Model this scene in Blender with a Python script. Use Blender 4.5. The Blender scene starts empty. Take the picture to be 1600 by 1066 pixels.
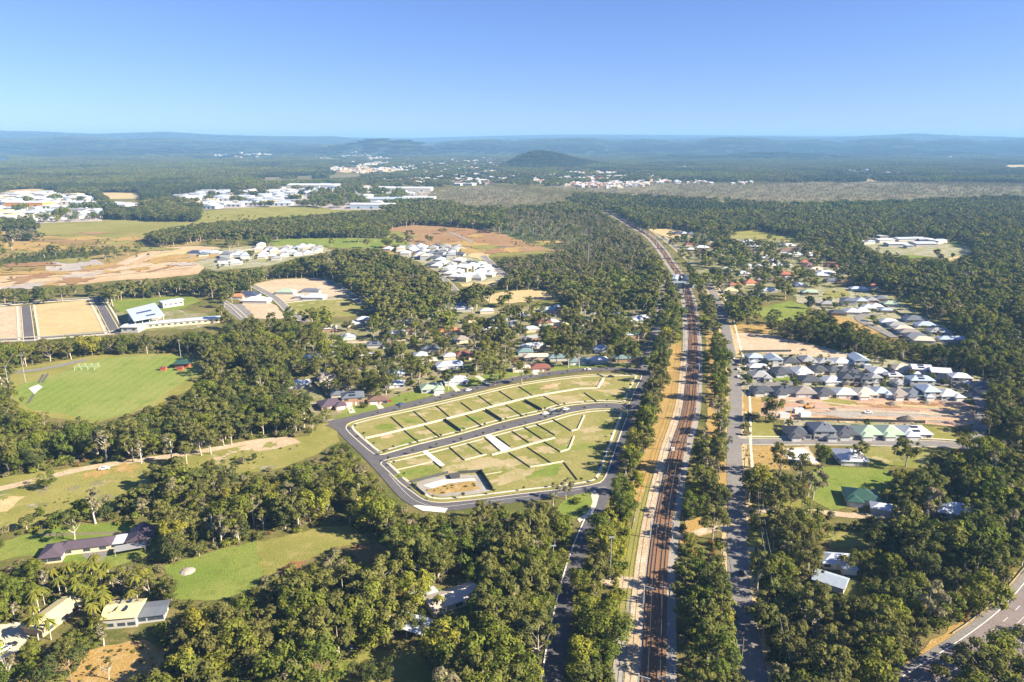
import bpy, math, random
import numpy as np
from mathutils import Vector
from mathutils.geometry import tessellate_polygon

# ------------------------------------------------------------------ camera, sky, sun, exposure
SC = bpy.context.scene
ROOT = SC.collection
CAM_H = 165.0
FOC = 1156.0                     # focal length in pixels of a 1600 px wide frame
HORIZON = 218.0
PITCH = math.atan((533 - HORIZON) / FOC)
cam_data = bpy.data.cameras.new('camera')
cam = bpy.data.objects.new('camera', cam_data)
ROOT.objects.link(cam)
cam.location = (0, 0, CAM_H)
cam.rotation_euler = (math.pi / 2 - PITCH, 0, 0)
cam_data.sensor_width = 36.0
cam_data.lens = 36.0 * FOC / 1600.0
cam_data.clip_start = 1.0
cam_data.clip_end = 90000.0
SC.camera = cam

SUN_ELEV = math.radians(31)
SUN_AZ = math.radians(106)       # clockwise from the view direction (+y)
world = bpy.data.worlds.new('World')
SC.world = world
world.use_nodes = True
wn, wl = world.node_tree.nodes, world.node_tree.links
for n in list(wn):
    wn.remove(n)
sky = wn.new('ShaderNodeTexSky')
sky.sky_type = 'NISHITA'
sky.sun_disc = False
sky.sun_elevation = SUN_ELEV
sky.sun_rotation = SUN_AZ
sky.altitude = 200
sky.air_density = 1.0
sky.dust_density = 0.15
sky.ozone_density = 6.0
sky_co = wn.new('ShaderNodeTexCoord')
sky_up = wn.new('ShaderNodeMapping')          # clear dry air: the deep blue reaches low towards the horizon
sky_up.inputs['Location'].default_value = (0, 0, .03)
wl.new(sky_co.outputs['Generated'], sky_up.inputs['Vector'])
wl.new(sky_up.outputs[0], sky.inputs['Vector'])
sky_tint = wn.new('ShaderNodeMix')
sky_tint.data_type = 'RGBA'
sky_tint.blend_type = 'MULTIPLY'
sky_tint.inputs[0].default_value = 1
sky_tint.inputs[7].default_value = (.95, .925, 1.20, 1)
wl.new(sky.outputs['Color'], sky_tint.inputs[6])
bg = wn.new('ShaderNodeBackground')
bg.inputs['Strength'].default_value = 0.05
wo = wn.new('ShaderNodeOutputWorld')
wl.new(sky_tint.outputs[2], bg.inputs['Color'])
wl.new(bg.outputs[0], wo.inputs['Surface'])

sun_data = bpy.data.lights.new('sun', 'SUN')
sun_data.energy = 5.0
sun_data.angle = math.radians(0.5)
sun_data.color = (1.0, 0.89, 0.69)
sun = bpy.data.objects.new('sun', sun_data)
ROOT.objects.link(sun)
sd = Vector((math.sin(SUN_AZ) * math.cos(SUN_ELEV), math.cos(SUN_AZ) * math.cos(SUN_ELEV), math.sin(SUN_ELEV)))
sun.rotation_euler = sd.to_track_quat('Z', 'Y').to_euler()
sun.location = (300, 0, 600)

vs = SC.view_settings
vs.view_transform = 'Standard'
vs.look = 'None'
vs.exposure = 1.55
vs.gamma = 1.0
vs.use_curve_mapping = False
SC.cycles.max_bounces = 4
SC.cycles.diffuse_bounces = 2
SC.cycles.glossy_bounces = 1
SC.cycles.transmission_bounces = 1
SC.cycles.volume_bounces = 0
SC.cycles.transparent_max_bounces = 6
SC.cycles.caustics_reflective = False
SC.cycles.caustics_refractive = False
SC.cycles.use_denoising = True

# ------------------------------------------------------------------ helpers
rng = np.random.default_rng(7)
R = random.Random(11)

def G(px, py, z=0.0):
    """the point at height z where the line of sight through a photo pixel lands"""
    u, v = (px - 800) / FOC, (533 - py) / FOC
    dy = math.cos(PITCH) + v * math.sin(PITCH)
    dz = -math.sin(PITCH) + v * math.cos(PITCH)
    t = (z - CAM_H) / dz
    return np.array((u * t, dy * t))

def GP(pts, z=0.0):
    return np.array([G(x, y, z) for x, y in pts])

def PX(x, y, z):
    """photo pixel of world points (arrays)"""
    zz = z - CAM_H
    depth = y * math.cos(PITCH) - zz * math.sin(PITCH)
    up = y * math.sin(PITCH) + zz * math.cos(PITCH)
    return 800 + FOC * x / depth, 533 - FOC * up / depth, depth

def inside(poly, x, y):
    res = np.zeros(len(x), bool)
    mn, mx = poly.min(0), poly.max(0)
    idx = np.nonzero((x >= mn[0]) & (x <= mx[0]) & (y >= mn[1]) & (y <= mx[1]))[0]
    if not len(idx):
        return res
    xs, ys = x[idx], y[idx]
    r = np.zeros(len(idx), bool)
    n = len(poly)
    for i in range(n):
        x1, y1 = poly[i]
        x2, y2 = poly[(i + 1) % n]
        if y1 == y2:
            continue
        c = ((y1 > ys) != (y2 > ys)) & (xs < (x2 - x1) * (ys - y1) / (y2 - y1) + x1)
        r ^= c
    res[idx] = r
    return res

def smooth(pts, step=6.0):
    """Catmull-Rom through world points, resampled"""
    p = np.asarray(pts, float)
    p = np.vstack([2 * p[0] - p[1], p, 2 * p[-1] - p[-2]])
    out = []
    for i in range(1, len(p) - 2):
        n = max(2, int(np.linalg.norm(p[i + 1] - p[i]) / step))
        for k in range(n):
            t = k / n
            out.append(0.5 * (2 * p[i] + (p[i + 1] - p[i - 1]) * t + (2 * p[i - 1] - 5 * p[i] + 4 * p[i + 1] - p[i + 2]) * t * t
                              + (3 * p[i] - p[i - 1] - 3 * p[i + 1] + p[i + 2]) * t ** 3))
    out.append(p[-2])
    return np.array(out)

def normals2(p, closed=False):
    if closed:
        t = np.roll(p, -1, 0) - np.roll(p, 1, 0)
    else:
        t = np.gradient(p, axis=0)
    t /= np.linalg.norm(t, axis=1, keepdims=True) + 1e-9
    return np.stack([t[:, 1], -t[:, 0]], 1)          # to the right of travel

def offset(p, d, closed=False):
    return p + normals2(p, closed) * d

def along(p, step, start=0.0):
    seg = np.linalg.norm(np.diff(p, axis=0), axis=1)
    s = np.concatenate([[0], np.cumsum(seg)])
    q = np.arange(start, s[-1], step)
    x, y = np.interp(q, s, p[:, 0]), np.interp(q, s, p[:, 1])
    d = np.stack([np.interp(np.minimum(q + .5, s[-1]), s, p[:, 0]) - np.interp(np.maximum(q - .5, 0), s, p[:, 0]),
                  np.interp(np.minimum(q + .5, s[-1]), s, p[:, 1]) - np.interp(np.maximum(q - .5, 0), s, p[:, 1])], 1)
    return np.stack([x, y], 1), np.arctan2(d[:, 1], d[:, 0])

class MB:
    """collects geometry for ONE mesh"""
    def __init__(self):
        self.v, self.f, self.m = [], [], []
    def add(self, vs, fs, mi=0):
        b = len(self.v)
        self.v += [tuple(map(float, q)) for q in vs]
        self.f += [tuple(b + i for i in f) for f in fs]
        self.m += [mi] * len(fs)
        return self
    def box(self, x0, y0, z0, x1, y1, z1, mi=0):
        return self.add([(x0, y0, z0), (x1, y0, z0), (x1, y1, z0), (x0, y1, z0), (x0, y0, z1), (x1, y0, z1), (x1, y1, z1), (x0, y1, z1)],
                        [(3, 2, 1, 0), (4, 5, 6, 7), (0, 1, 5, 4), (1, 2, 6, 5), (2, 3, 7, 6), (3, 0, 4, 7)], mi)
    def obox(self, cx, cy, z0, z1, lx, ly, a, mi=0):
        c, s = math.cos(a), math.sin(a)
        q = [(cx + c * dx - s * dy, cy + s * dx + c * dy) for dx, dy in ((-lx / 2, -ly / 2), (lx / 2, -ly / 2), (lx / 2, ly / 2), (-lx / 2, ly / 2))]
        return self.add([(x, y, z0) for x, y in q] + [(x, y, z1) for x, y in q],
                        [(3, 2, 1, 0), (4, 5, 6, 7), (0, 1, 5, 4), (1, 2, 6, 5), (2, 3, 7, 6), (3, 0, 4, 7)], mi)
    def tube(self, pts, rad, n=5, mi=0):
        pts = [Vector(p) for p in pts]
        rad = rad if hasattr(rad, '__len__') else [rad] * len(pts)
        vs, fs = [], []
        for i, p in enumerate(pts):
            d = (pts[min(i + 1, len(pts) - 1)] - pts[max(i - 1, 0)]).normalized()
            a = d.orthogonal().normalized() if abs(d.z) < .9 else Vector((1, 0, 0)).cross(d).normalized()
            b = d.cross(a)
            for k in range(n):
                t = 2 * math.pi * k / n
                vs.append(p + (a * math.cos(t) + b * math.sin(t)) * rad[i])
        for i in range(len(pts) - 1):
            for k in range(n):
                fs.append((i * n + k, i * n + (k + 1) % n, (i + 1) * n + (k + 1) % n, (i + 1) * n + k))
        fs.append(tuple(range(n))[::-1])
        fs.append(tuple((len(pts) - 1) * n + k for k in range(n)))
        return self.add(vs, fs, mi)
    def hip(self, w, d, z, pitch, mi=0, ov=0.5, gable=False, x=0, y=0, th=.18):
        """a hip or gable roof with eaves, ridge along the longer side"""
        W, D = w / 2 + ov, d / 2 + ov
        s = min(W, D)
        h = s * math.tan(math.radians(pitch))
        if D >= W:
            e = 0 if gable else W
            r = [(0, -D + e), (0, D - e)]
        else:
            e = 0 if gable else D
            r = [(-W + e, 0), (W - e, 0)]
        c = [(-W, -D), (W, -D), (W, D), (-W, D)]
        vs = [(x + a, y + b, z - th) for a, b in c] + [(x + a, y + b, z) for a, b in c] + [(x + a, y + b, z + h) for a, b in r]
        fs = [(3, 2, 1, 0), (0, 1, 5, 4), (1, 2, 6, 5), (2, 3, 7, 6), (3, 0, 4, 7)]
        if D >= W:
            fs += [(4, 5, 8), (5, 6, 9, 8), (6, 7, 9), (7, 4, 8, 9)]
        else:
            fs += [(7, 4, 8), (4, 5, 9, 8), (5, 6, 9), (6, 7, 8, 9)]
        return self.add(vs, fs, mi)
    def mesh(self, name, mats):
        me = bpy.data.meshes.new(name)
        me.from_pydata(self.v, [], self.f)
        for m in (mats if isinstance(mats, (list, tuple)) else [mats]):
            me.materials.append(m)
        if any(self.m):
            me.polygons.foreach_set('material_index', self.m)
        me.update()
        return me
    def build(self, name, mats, parent=None, **tags):
        return put(name, self.mesh(name, mats), parent, **tags)

def put(name, data, parent=None, loc=None, rot=None, **tags):
    o = bpy.data.objects.new(name, data)
    ROOT.objects.link(o)
    if parent is not None:
        o.parent = parent
    if loc is not None:
        o.location = loc
    if rot is not None:
        o.rotation_euler = rot if hasattr(rot, '__len__') else (0, 0, rot)
    for k, v in tags.items():
        if v:
            o[k] = v
    return o

def thing(name, label, category, loc, rot=0.0, group=None):
    return put(name, None, None, loc, rot, label=label, category=category, group=group)

# ------------------------------------------------------------------ materials
MAT = {}
def node_mat(name):
    m = bpy.data.materials.new(name)
    m.use_nodes = True
    nt = m.node_tree
    for n in list(nt.nodes):
        nt.nodes.remove(n)
    out = nt.nodes.new('ShaderNodeOutputMaterial')
    return m, nt, out

def noise_node(nt, vec, scale, detail=3, rough=.6):
    n = nt.nodes.new('ShaderNodeTexNoise')
    n.inputs['Scale'].default_value = scale
    n.inputs['Detail'].default_value = detail
    n.inputs['Roughness'].default_value = rough
    nt.links.new(vec, n.inputs['Vector'])
    return n.outputs['Fac']

def ramp_node(nt, fac, lo, hi):
    n = nt.nodes.new('ShaderNodeMapRange')
    n.inputs['From Min'].default_value = lo
    n.inputs['From Max'].default_value = hi
    nt.links.new(fac, n.inputs['Value'])
    return n.outputs[0]

def mix_node(nt, fac, a, b):
    n = nt.nodes.new('ShaderNodeMix')
    n.data_type = 'RGBA'
    if isinstance(fac, (int, float)):
        n.inputs[0].default_value = fac
    else:
        nt.links.new(fac, n.inputs[0])
    for s, i in ((a, 6), (b, 7)):
        if isinstance(s, tuple):
            n.inputs[i].default_value = (*s, 1)
        else:
            nt.links.new(s, n.inputs[i])
    return n.outputs[2]

def ground_mat(name, a, b, c=None, s1=.02, s2=.25, fine=1.2, rough=.95, lo=.4, hi=.6, stripes=None):
    """earth and grass: large patches of a and b, spots of c, fine mottle"""
    m, nt, out = node_mat(name)
    geo = nt.nodes.new('ShaderNodeNewGeometry')
    pos = geo.outputs['Position']
    col = mix_node(nt, ramp_node(nt, noise_node(nt, pos, s1, 5), lo, hi), a, b)
    if c:
        col = mix_node(nt, ramp_node(nt, noise_node(nt, pos, s2, 5, .7), .52, .68), col, c)
    if stripes:          # mown bands
        wv = nt.nodes.new('ShaderNodeTexWave')
        wv.bands_direction = 'X'
        wv.inputs['Scale'].default_value = stripes[0]
        wv.inputs['Distortion'].default_value = .5
        nt.links.new(pos, wv.inputs['Vector'])
        w2 = nt.nodes.new('ShaderNodeMath'); w2.operation = 'MULTIPLY'; w2.inputs[1].default_value = stripes[1]
        nt.links.new(wv.outputs['Fac'], w2.inputs[0])
        col = mix_node(nt, w2.outputs[0], col, tuple(min(1, q * 1.5) for q in b))
    f = ramp_node(nt, noise_node(nt, pos, fine, 4, .75), .3, .7)
    dk = nt.nodes.new('ShaderNodeMix'); dk.data_type = 'RGBA'; dk.blend_type = 'MULTIPLY'; dk.inputs[0].default_value = 1
    nt.links.new(col, dk.inputs[6])
    g = nt.nodes.new('ShaderNodeMapRange'); g.inputs['To Min'].default_value = .72; g.inputs['To Max'].default_value = 1.2
    nt.links.new(f, g.inputs['Value'])
    cb = nt.nodes.new('ShaderNodeCombineColor')
    for i in range(3):
        nt.links.new(g.outputs[0], cb.inputs[i])
    nt.links.new(cb.outputs[0], dk.inputs[7])
    d = nt.nodes.new('ShaderNodeBsdfDiffuse')
    nt.links.new(dk.outputs[2], d.inputs['Color'])
    bp = nt.nodes.new('ShaderNodeBump'); bp.inputs['Strength'].default_value = .5; bp.inputs['Distance'].default_value = .35
    nt.links.new(f, bp.inputs['Height']); nt.links.new(bp.outputs[0], d.inputs['Normal'])
    nt.links.new(d.outputs[0], out.inputs['Surface'])
    MAT[name] = m
    return m

def plain_mat(name, col, rough=.6, var=.12, scale=.8, spec=.3, metallic=0.0):
    m, nt, out = node_mat(name)
    tc = nt.nodes.new('ShaderNodeTexCoord')
    f = noise_node(nt, tc.outputs['Object'], scale, 4, .65)
    a = tuple(max(0, c * (1 - var)) for c in col); b = tuple(min(1, c * (1 + var)) for c in col)
    c = mix_node(nt, ramp_node(nt, f, .3, .7), a, b)
    p = nt.nodes.new('ShaderNodeBsdfPrincipled')
    p.inputs['Roughness'].default_value = rough
    p.inputs['Specular IOR Level'].default_value = spec
    p.inputs['Metallic'].default_value = metallic
    nt.links.new(c, p.inputs['Base Color'])
    nt.links.new(p.outputs[0], out.inputs['Surface'])
    MAT[name] = m
    return m

def leaf_mat(name, a, b, c, trans=.17):
    """leaves: tone varies from plant to plant and from spray to spray"""
    m, nt, out = node_mat(name)
    oi = nt.nodes.new('ShaderNodeObjectInfo')
    tc = nt.nodes.new('ShaderNodeTexCoord')
    col = mix_node(nt, oi.outputs['Random'], a, b)
    stand = ramp_node(nt, noise_node(nt, oi.outputs['Location'], .012, 3), .38, .62)
    col = mix_node(nt, stand, col, mix_node(nt, .55, col, c))
    f = ramp_node(nt, noise_node(nt, tc.outputs['Object'], .35, 2), .35, .65)
    hv = nt.nodes.new('ShaderNodeHueSaturation')
    mv = nt.nodes.new('ShaderNodeMapRange'); mv.inputs['To Min'].default_value = .75; mv.inputs['To Max'].default_value = 1.3
    nt.links.new(f, mv.inputs['Value']); nt.links.new(mv.outputs[0], hv.inputs['Value'])
    nt.links.new(col, hv.inputs['Color'])
    d = nt.nodes.new('ShaderNodeBsdfDiffuse'); t = nt.nodes.new('ShaderNodeBsdfTranslucent')
    nt.links.new(hv.outputs[0], d.inputs['Color']); nt.links.new(hv.outputs[0], t.inputs['Color'])
    mx = nt.nodes.new('ShaderNodeMixShader'); mx.inputs[0].default_value = trans
    nt.links.new(d.outputs[0], mx.inputs[1]); nt.links.new(t.outputs[0], mx.inputs[2])
    nt.links.new(mx.outputs[0], out.inputs['Surface'])
    MAT[name] = m
    return m

ground_mat('forest_floor', (.185, .155, .06), (.11, .12, .035), (.25, .195, .085), .03, .2)
ground_mat('far_scrub', (.075, .09, .035), (.12, .115, .05), (.05, .06, .028), .004, .02, .15)
ground_mat('sport_grass', (.18, .235, .05), (.235, .255, .075), (.14, .21, .04), .018, .06, .7, stripes=(.045, .14))
ground_mat('lawn', (.16, .215, .04), (.22, .245, .06), (.13, .17, .035), .03, .15)
ground_mat('meadow', (.27, .25, .075), (.205, .205, .05), (.33, .27, .11), .025, .12)
ground_mat('lot_grass', (.28, .25, .09), (.185, .20, .045), (.42, .34, .19), .035, .07)
ground_mat('paddock', (.26, .245, .08), (.21, .20, .055), (.30, .24, .10), .006, .03, .3)
ground_mat('dry_grass', (.40, .26, .09), (.34, .235, .085), (.46, .34, .17), .04, .2)
ground_mat('marsh', (.26, .185, .07), (.30, .225, .095), (.15, .145, .055), .006, .03, .3)
ground_mat('brown_field', (.29, .165, .085), (.32, .21, .11), (.24, .16, .08), .008, .04, .3)
ground_mat('heath', (.21, .18, .115), (.145, .14, .075), (.26, .215, .145), .004, .03, .2)
ground_mat('lot_bare', (.40, .325, .18), (.33, .28, .13), (.46, .38, .25), .05, .2)
ground_mat('straw_field', (.50, .39, .20), (.45, .35, .18), (.54, .44, .25), .02, .1)
ground_mat('pale_dirt', (.50, .37, .23), (.43, .30, .17), (.58, .46, .32), .02, .12)
ground_mat('red_dirt', (.44, .27, .18), (.47, .33, .24), (.36, .21, .12), .03, .12)
ground_mat('red_litter', (.27, .14, .065), (.24, .15, .065), (.20, .15, .06), .05, .3)
ground_mat('gravel', (.37, .34, .30), (.31, .285, .25), (.45, .41, .36), .06, .4, 3)
ground_mat('sand', (.50, .40, .28), (.45, .34, .22), (.58, .49, .38), .04, .2)
ground_mat('grey_gravel', (.36, .32, .29), (.44, .38, .32), (.30, .27, .25), .02, .1)
ground_mat('ballast', (.28, .155, .085), (.235, .135, .075), (.34, .215, .13), .05, .8, 4)
ground_mat('asphalt_new', (.125, .118, .125), (.145, .136, .142), (.112, .106, .112), .05, .3, 3)
ground_mat('asphalt_old', (.225, .21, .20), (.26, .24, .225), (.19, .18, .175), .05, .3, 3)
ground_mat('asphalt_red', (.235, .195, .185), (.26, .215, .205), (.21, .175, .17), .05, .4, 3)
ground_mat('yard', (.26, .225, .13), (.18, .19, .06), (.40, .36, .29), .05, .12)
ground_mat('estate_ground', (.34, .31, .22), (.22, .225, .08), (.46, .43, .37), .05, .14)
ground_mat('concrete', (.62, .565, .44), (.58, .53, .42), (.66, .61, .50), .05, .4, 2.5)
ground_mat('concrete_white', (.72, .69, .63), (.68, .65, .6), None, .1, .4, 2)
ground_mat('hill_forest', (.04, .06, .03), (.06, .075, .035), (.03, .045, .025), .003, .012, .05)
plain_mat('paint_line', (.80, .79, .76), .6, .1, .5)
plain_mat('water', (.05, .13, .22), .08, .1, .2, .5)
plain_mat('pool_water', (.10, .35, .55), .1, .1)

ROOFS = {
    'white': (.53, .54, .56), 'beige': (.52, .45, .36), 'charcoal': (.075, .08, .09), 'slate': (.13, .145, .17), 'grey': (.29, .29, .29),
    'steel': (.36, .42, .50), 'taupe': (.27, .235, .205), 'palegreen': (.33, .42, .31), 'green': (.03, .08, .062), 'red': (.21, .085, .06),
    'terracotta': (.40, .15, .08), 'orange': (.52, .21, .09), 'brown': (.17, .105, .08), 'teal': (.15, .22, .22), 'bluewhite': (.46, .51, .58),
    'cream': (.58, .50, .27), 'plum': (.10, .075, .095), 'navy': (.05, .06, .11)}
ROOF_WORDS = {'white': 'white', 'beige': 'beige', 'charcoal': 'charcoal', 'slate': 'slate-grey', 'grey': 'mid-grey', 'steel': 'blue-grey',
              'taupe': 'taupe', 'palegreen': 'pale green', 'green': 'dark green', 'red': 'dark red', 'terracotta': 'terracotta', 'orange': 'orange',
              'brown': 'brown', 'teal': 'teal', 'bluewhite': 'pale blue', 'cream': 'cream', 'plum': 'plum-dark', 'navy': 'navy'}
for k, c in ROOFS.items():
    plain_mat('roof_' + k, c, .55, .10, .5, .35)
WALLS = {'white': (.47, .455, .43), 'brick': (.36, .22, .15), 'cream': (.62, .53, .38), 'grey': (.42, .42, .42), 'tan': (.48, .38, .27), 'blue': (.40, .47, .55)}
for k, c in WALLS.items():
    plain_mat('wall_' + k, c, .85, .08, 1.5, .1)
plain_mat('glass', (.05, .07, .09), .12, .1, 1, .6)
plain_mat('door_white', (.68, .67, .65), .5, .05)
plain_mat('solar', (.02, .028, .06), .25, .1, 2, .5)
plain_mat('fence_dark', (.085, .085, .085), .8, .15, 1.5, .1)
plain_mat('fence_timber', (.30, .25, .19), .9, .15, 1.5, .1)
plain_mat('pole_timber', (.28, .23, .18), .9, .15, 2, .1)
plain_mat('steel_pole', (.45, .46, .47), .45, .08, 1, .4, .3)
plain_mat('wire', (.10, .10, .10), .5, .05)
plain_mat('rail_steel', (.16, .10, .075), .5, .1, 2, .4, .3)
plain_mat('sleeper', (.34, .205, .125), .9, .15, 1)
plain_mat('bark', (.48, .41, .33), .9, .22, .8, .1)
plain_mat('bark_dark', (.20, .165, .13), .9, .2, .8, .1)
plain_mat('bark_grey', (.55, .51, .46), .9, .15, .8, .1)
plain_mat('brick_red', (.45, .11, .06), .85, .1)
plain_mat('column_green', (.50, .62, .42), .6, .06)
plain_mat('orange_paint', (.60, .27, .04), .5, .08)
plain_mat('tyre', (.025, .025, .027), .9, .1)
for k, c in {'white': (.78, .78, .77), 'black': (.02, .02, .024), 'silver': (.45, .46, .47), 'red': (.42, .02, .02), 'blue': (.03, .08, .22), 'grey': (.16, .165, .17)}.items():
    plain_mat('car_' + k, c, .3, .03, 1, .5)
leaf_mat('leaf_gum', (.080, .100, .026), (.160, .163, .042), (.145, .126, .044))
leaf_mat('leaf_green', (.070, .108, .022), (.170, .190, .030), (.178, .168, .030))
leaf_mat('leaf_lime', (.200, .225, .030), (.240, .235, .036), (.215, .178, .030))
leaf_mat('leaf_grey', (.185, .165, .085), (.225, .190, .112), (.155, .155, .070))
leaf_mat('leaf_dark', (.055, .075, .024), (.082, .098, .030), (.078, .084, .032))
leaf_mat('leaf_rust', (.26, .13, .045), (.20, .13, .04), (.16, .13, .04))
leaf_mat('palm_leaf', (.17, .17, .03), (.12, .15, .03), (.24, .19, .03))
# ------------------------------------------------------------------ ground, hills
MB().add([(-26000, -500, 0), (26000, -500, 0), (26000, 26000, 0), (-26000, 26000, 0)], [(0, 1, 2, 3)]).build('ground', MAT['forest_floor'], kind='structure')

def vnoise(x, y, seed=0):
    xi, yi = np.floor(x).astype(int), np.floor(y).astype(int)
    xf, yf = x - xi, y - yi
    def h(a, b):
        n = (a * 374761393 + b * 668265263 + seed * 974711) & 0x7fffffff
        n = ((n ^ (n >> 13)) * 1274126177) & 0x7fffffff
        return (n & 0xffff) / 65535.0
    u, v = xf * xf * (3 - 2 * xf), yf * yf * (3 - 2 * yf)
    return (h(xi, yi) * (1 - u) + h(xi + 1, yi) * u) * (1 - v) + (h(xi, yi + 1) * (1 - u) + h(xi + 1, yi + 1) * u) * v

def fbm(x, y, seed=0, oct=4):
    r, a = 0, .5
    for i in range(oct):
        r = r + a * vnoise(x, y, seed + i)
        x, y, a = x * 2.03, y * 2.03, a * .5
    return r

# skyline of each range as seen in the photo: (distance, depth of its slope towards us, depth behind, [(px, top py)...])
RANGES = [
    (17500, 2500, 3500, [(-500, 209), (0, 209), (300, 214), (450, 214), (560, 216), (640, 217), (760, 214), (860, 212), (1000, 212), (1150, 213), (1300, 214), (1600, 216), (2100, 214)]),
    (13800, 3600, 2500, [(-500, 208), (0, 206.5), (60, 207.5), (150, 211), (260, 208), (330, 212), (450, 215), (520, 214.5), (560, 219), (640, 222), (740, 221), (800, 218), (920, 216.5), (1040, 218),
                         (1120, 216), (1200, 215.5), (1290, 217), (1360, 213.5), (1430, 210.5), (1500, 213.5), (1600, 216), (2100, 212)]),
    (10400, 4300, 1500, [(-500, 220), (0, 219), (120, 215), (190, 219), (250, 217), (330, 222), (400, 222), (520, 226), (660, 231), (675, 229), (700, 222), (760, 219), (810, 222), (850, 218.5), (920, 217.5), (960, 222), (1010, 219), (1075, 223), (1130, 216), (1180, 217), (1220, 222),
                         (1270, 219), (1310, 224), (1350, 219), (1400, 217), (1440, 222), (1490, 218), (1540, 223), (1600, 218), (2100, 219)]),
    (8200, 900, 900, [(330, 246), (400, 241), (460, 236), (510, 231), (550, 224), (575, 220), (588, 217), (605, 219.5), (625, 220), (650, 223), (664, 228), (676, 237), (690, 246)]),
    (4700, 480, 700, [(770, 268), (800, 254), (822, 242), (842, 237), (866, 240), (890, 247), (930, 254), (1000, 262), (1040, 270)]),
    (6600, 500, 900, [(1000, 249), (1060, 242), (1120, 244), (1200, 238), (1300, 243), (1400, 249)]),
]
def terrain(x, y):
    """height of the hills at world points (0 on the plain)"""
    x, y = np.asarray(x, float), np.asarray(y, float)
    D = np.maximum(y, 1.0)
    px = 800 + FOC * x / (D * math.cos(PITCH))
    z = np.zeros_like(D)
    n = fbm(x / 1300, y / 1300, 3)
    n2 = fbm(x / 420, y / 420, 9)
    for d, front, back, prof in RANGES:
        p = np.array(prof, float)
        top = np.interp(px, p[:, 0], p[:, 1], left=300, right=300)
        hgt = np.maximum(0, CAM_H - (top - HORIZON) * d / FOC)
        w = np.where(D < d, np.clip(1 - (d - D) / front, 0, 1), np.clip(1 - (D - d) / back, 0, 1))
        w = w * w * (3 - 2 * w)
        z = np.maximum(z, hgt * w * (1 - (6.8 if d > 9000 else 1.6) * (1 - w) ** .7 * np.abs(n - .47)) - (1 - w) * (26 if d > 9000 else 14) * n2)
    return np.maximum(z, 0)

us = np.linspace(-1.15, 1.15, 420)
ds = np.concatenate([np.linspace(4000, 9500, 110), np.linspace(9600, 21500, 130)])
U, Dg = np.meshgrid(us, ds)
X, Y = U * Dg, Dg
Z = terrain(X, Y)
Z = np.where(Z < .5, -3.0, Z)
nu, nd = len(us), len(ds)
ii, jj = np.meshgrid(np.arange(nd - 1), np.arange(nu - 1), indexing='ij')
q = (ii * nu + jj).ravel()
faces = np.stack([q, q + 1, q + nu + 1, q + nu], 1)
keep = (Z.ravel()[faces] > -2).any(1)
faces = faces[keep]
used, inv = np.unique(faces, return_inverse=True)
hv = np.stack([X.ravel(), Y.ravel(), Z.ravel()], 1)[used]
hm = bpy.data.meshes.new('hills')
hm.from_pydata(hv.tolist(), [], inv.reshape(-1, 4).tolist())
hm.materials.append(MAT['hill_forest'])
hm.polygons.foreach_set('use_smooth', [True] * len(hm.polygons))
put('hills', hm, kind='structure')

# ------------------------------------------------------------------ air
hz = MB().box(-25500, -480, -1.0, 25500, 23000, 300.0).build('haze', [], kind='stuff')
m, nt, out = node_mat('haze_air')
pv = nt.nodes.new('ShaderNodeVolumePrincipled')
pv.inputs['Color'].default_value = (.31, .61, 1.0, 1)
pv.inputs['Density'].default_value = 8.2e-5
pv.inputs['Anisotropy'].default_value = 0.0
nt.links.new(pv.outputs[0], out.inputs['Volume'])
hz.data.materials.append(m)

# ------------------------------------------------------------------ sheets on the ground
CLEAR = []          # (world polygon, share of trees standing in it, share of trees in front that may hide it)
_layer = [0]
def frayed(p, amp, step):
    """an outline with an uneven natural edge"""
    out = []
    n = len(p)
    for i in range(n):
        a, b = p[i], p[(i + 1) % n]
        L = np.linalg.norm(b - a)
        k = max(1, int(L / step))
        nrm = np.array([b[1] - a[1], a[0] - b[0]]) / (L + 1e-6)
        for j in range(k):
            t = j / k
            out.append(a + (b - a) * t + nrm * amp * (R.random() - .5) * 2)
    return np.array(out)

def sheet(name, pts, mat, fray=1.0, dens=0.0, hide=0.05, world_pts=False, clear=True, lift=None):
    p = np.asarray(pts, float) if world_pts else GP(pts)
    c = p.mean(0)
    dist = np.linalg.norm(c)
    if fray:
        f = fray * max(1.0, dist / 500)
        p = frayed(p, f, max(3.0, dist / 90))
    _layer[0] += 1
    z = lift if lift is not None else (.012 + .0015 * _layer[0]) * max(1.0, dist / 500)
    tri = tessellate_polygon([[Vector((a, b, 0)) for a, b in p]])
    mb = MB()
    up = [t if np.cross(p[t[1]] - p[t[0]], p[t[2]] - p[t[0]]) > 0 else t[::-1] for t in tri]
    mb.add([(a, b, z) for a, b in p], up)
    if clear:
        CLEAR.append((p, dens, hide))
    return mb.build(name, MAT[mat], kind='structure')

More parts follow.
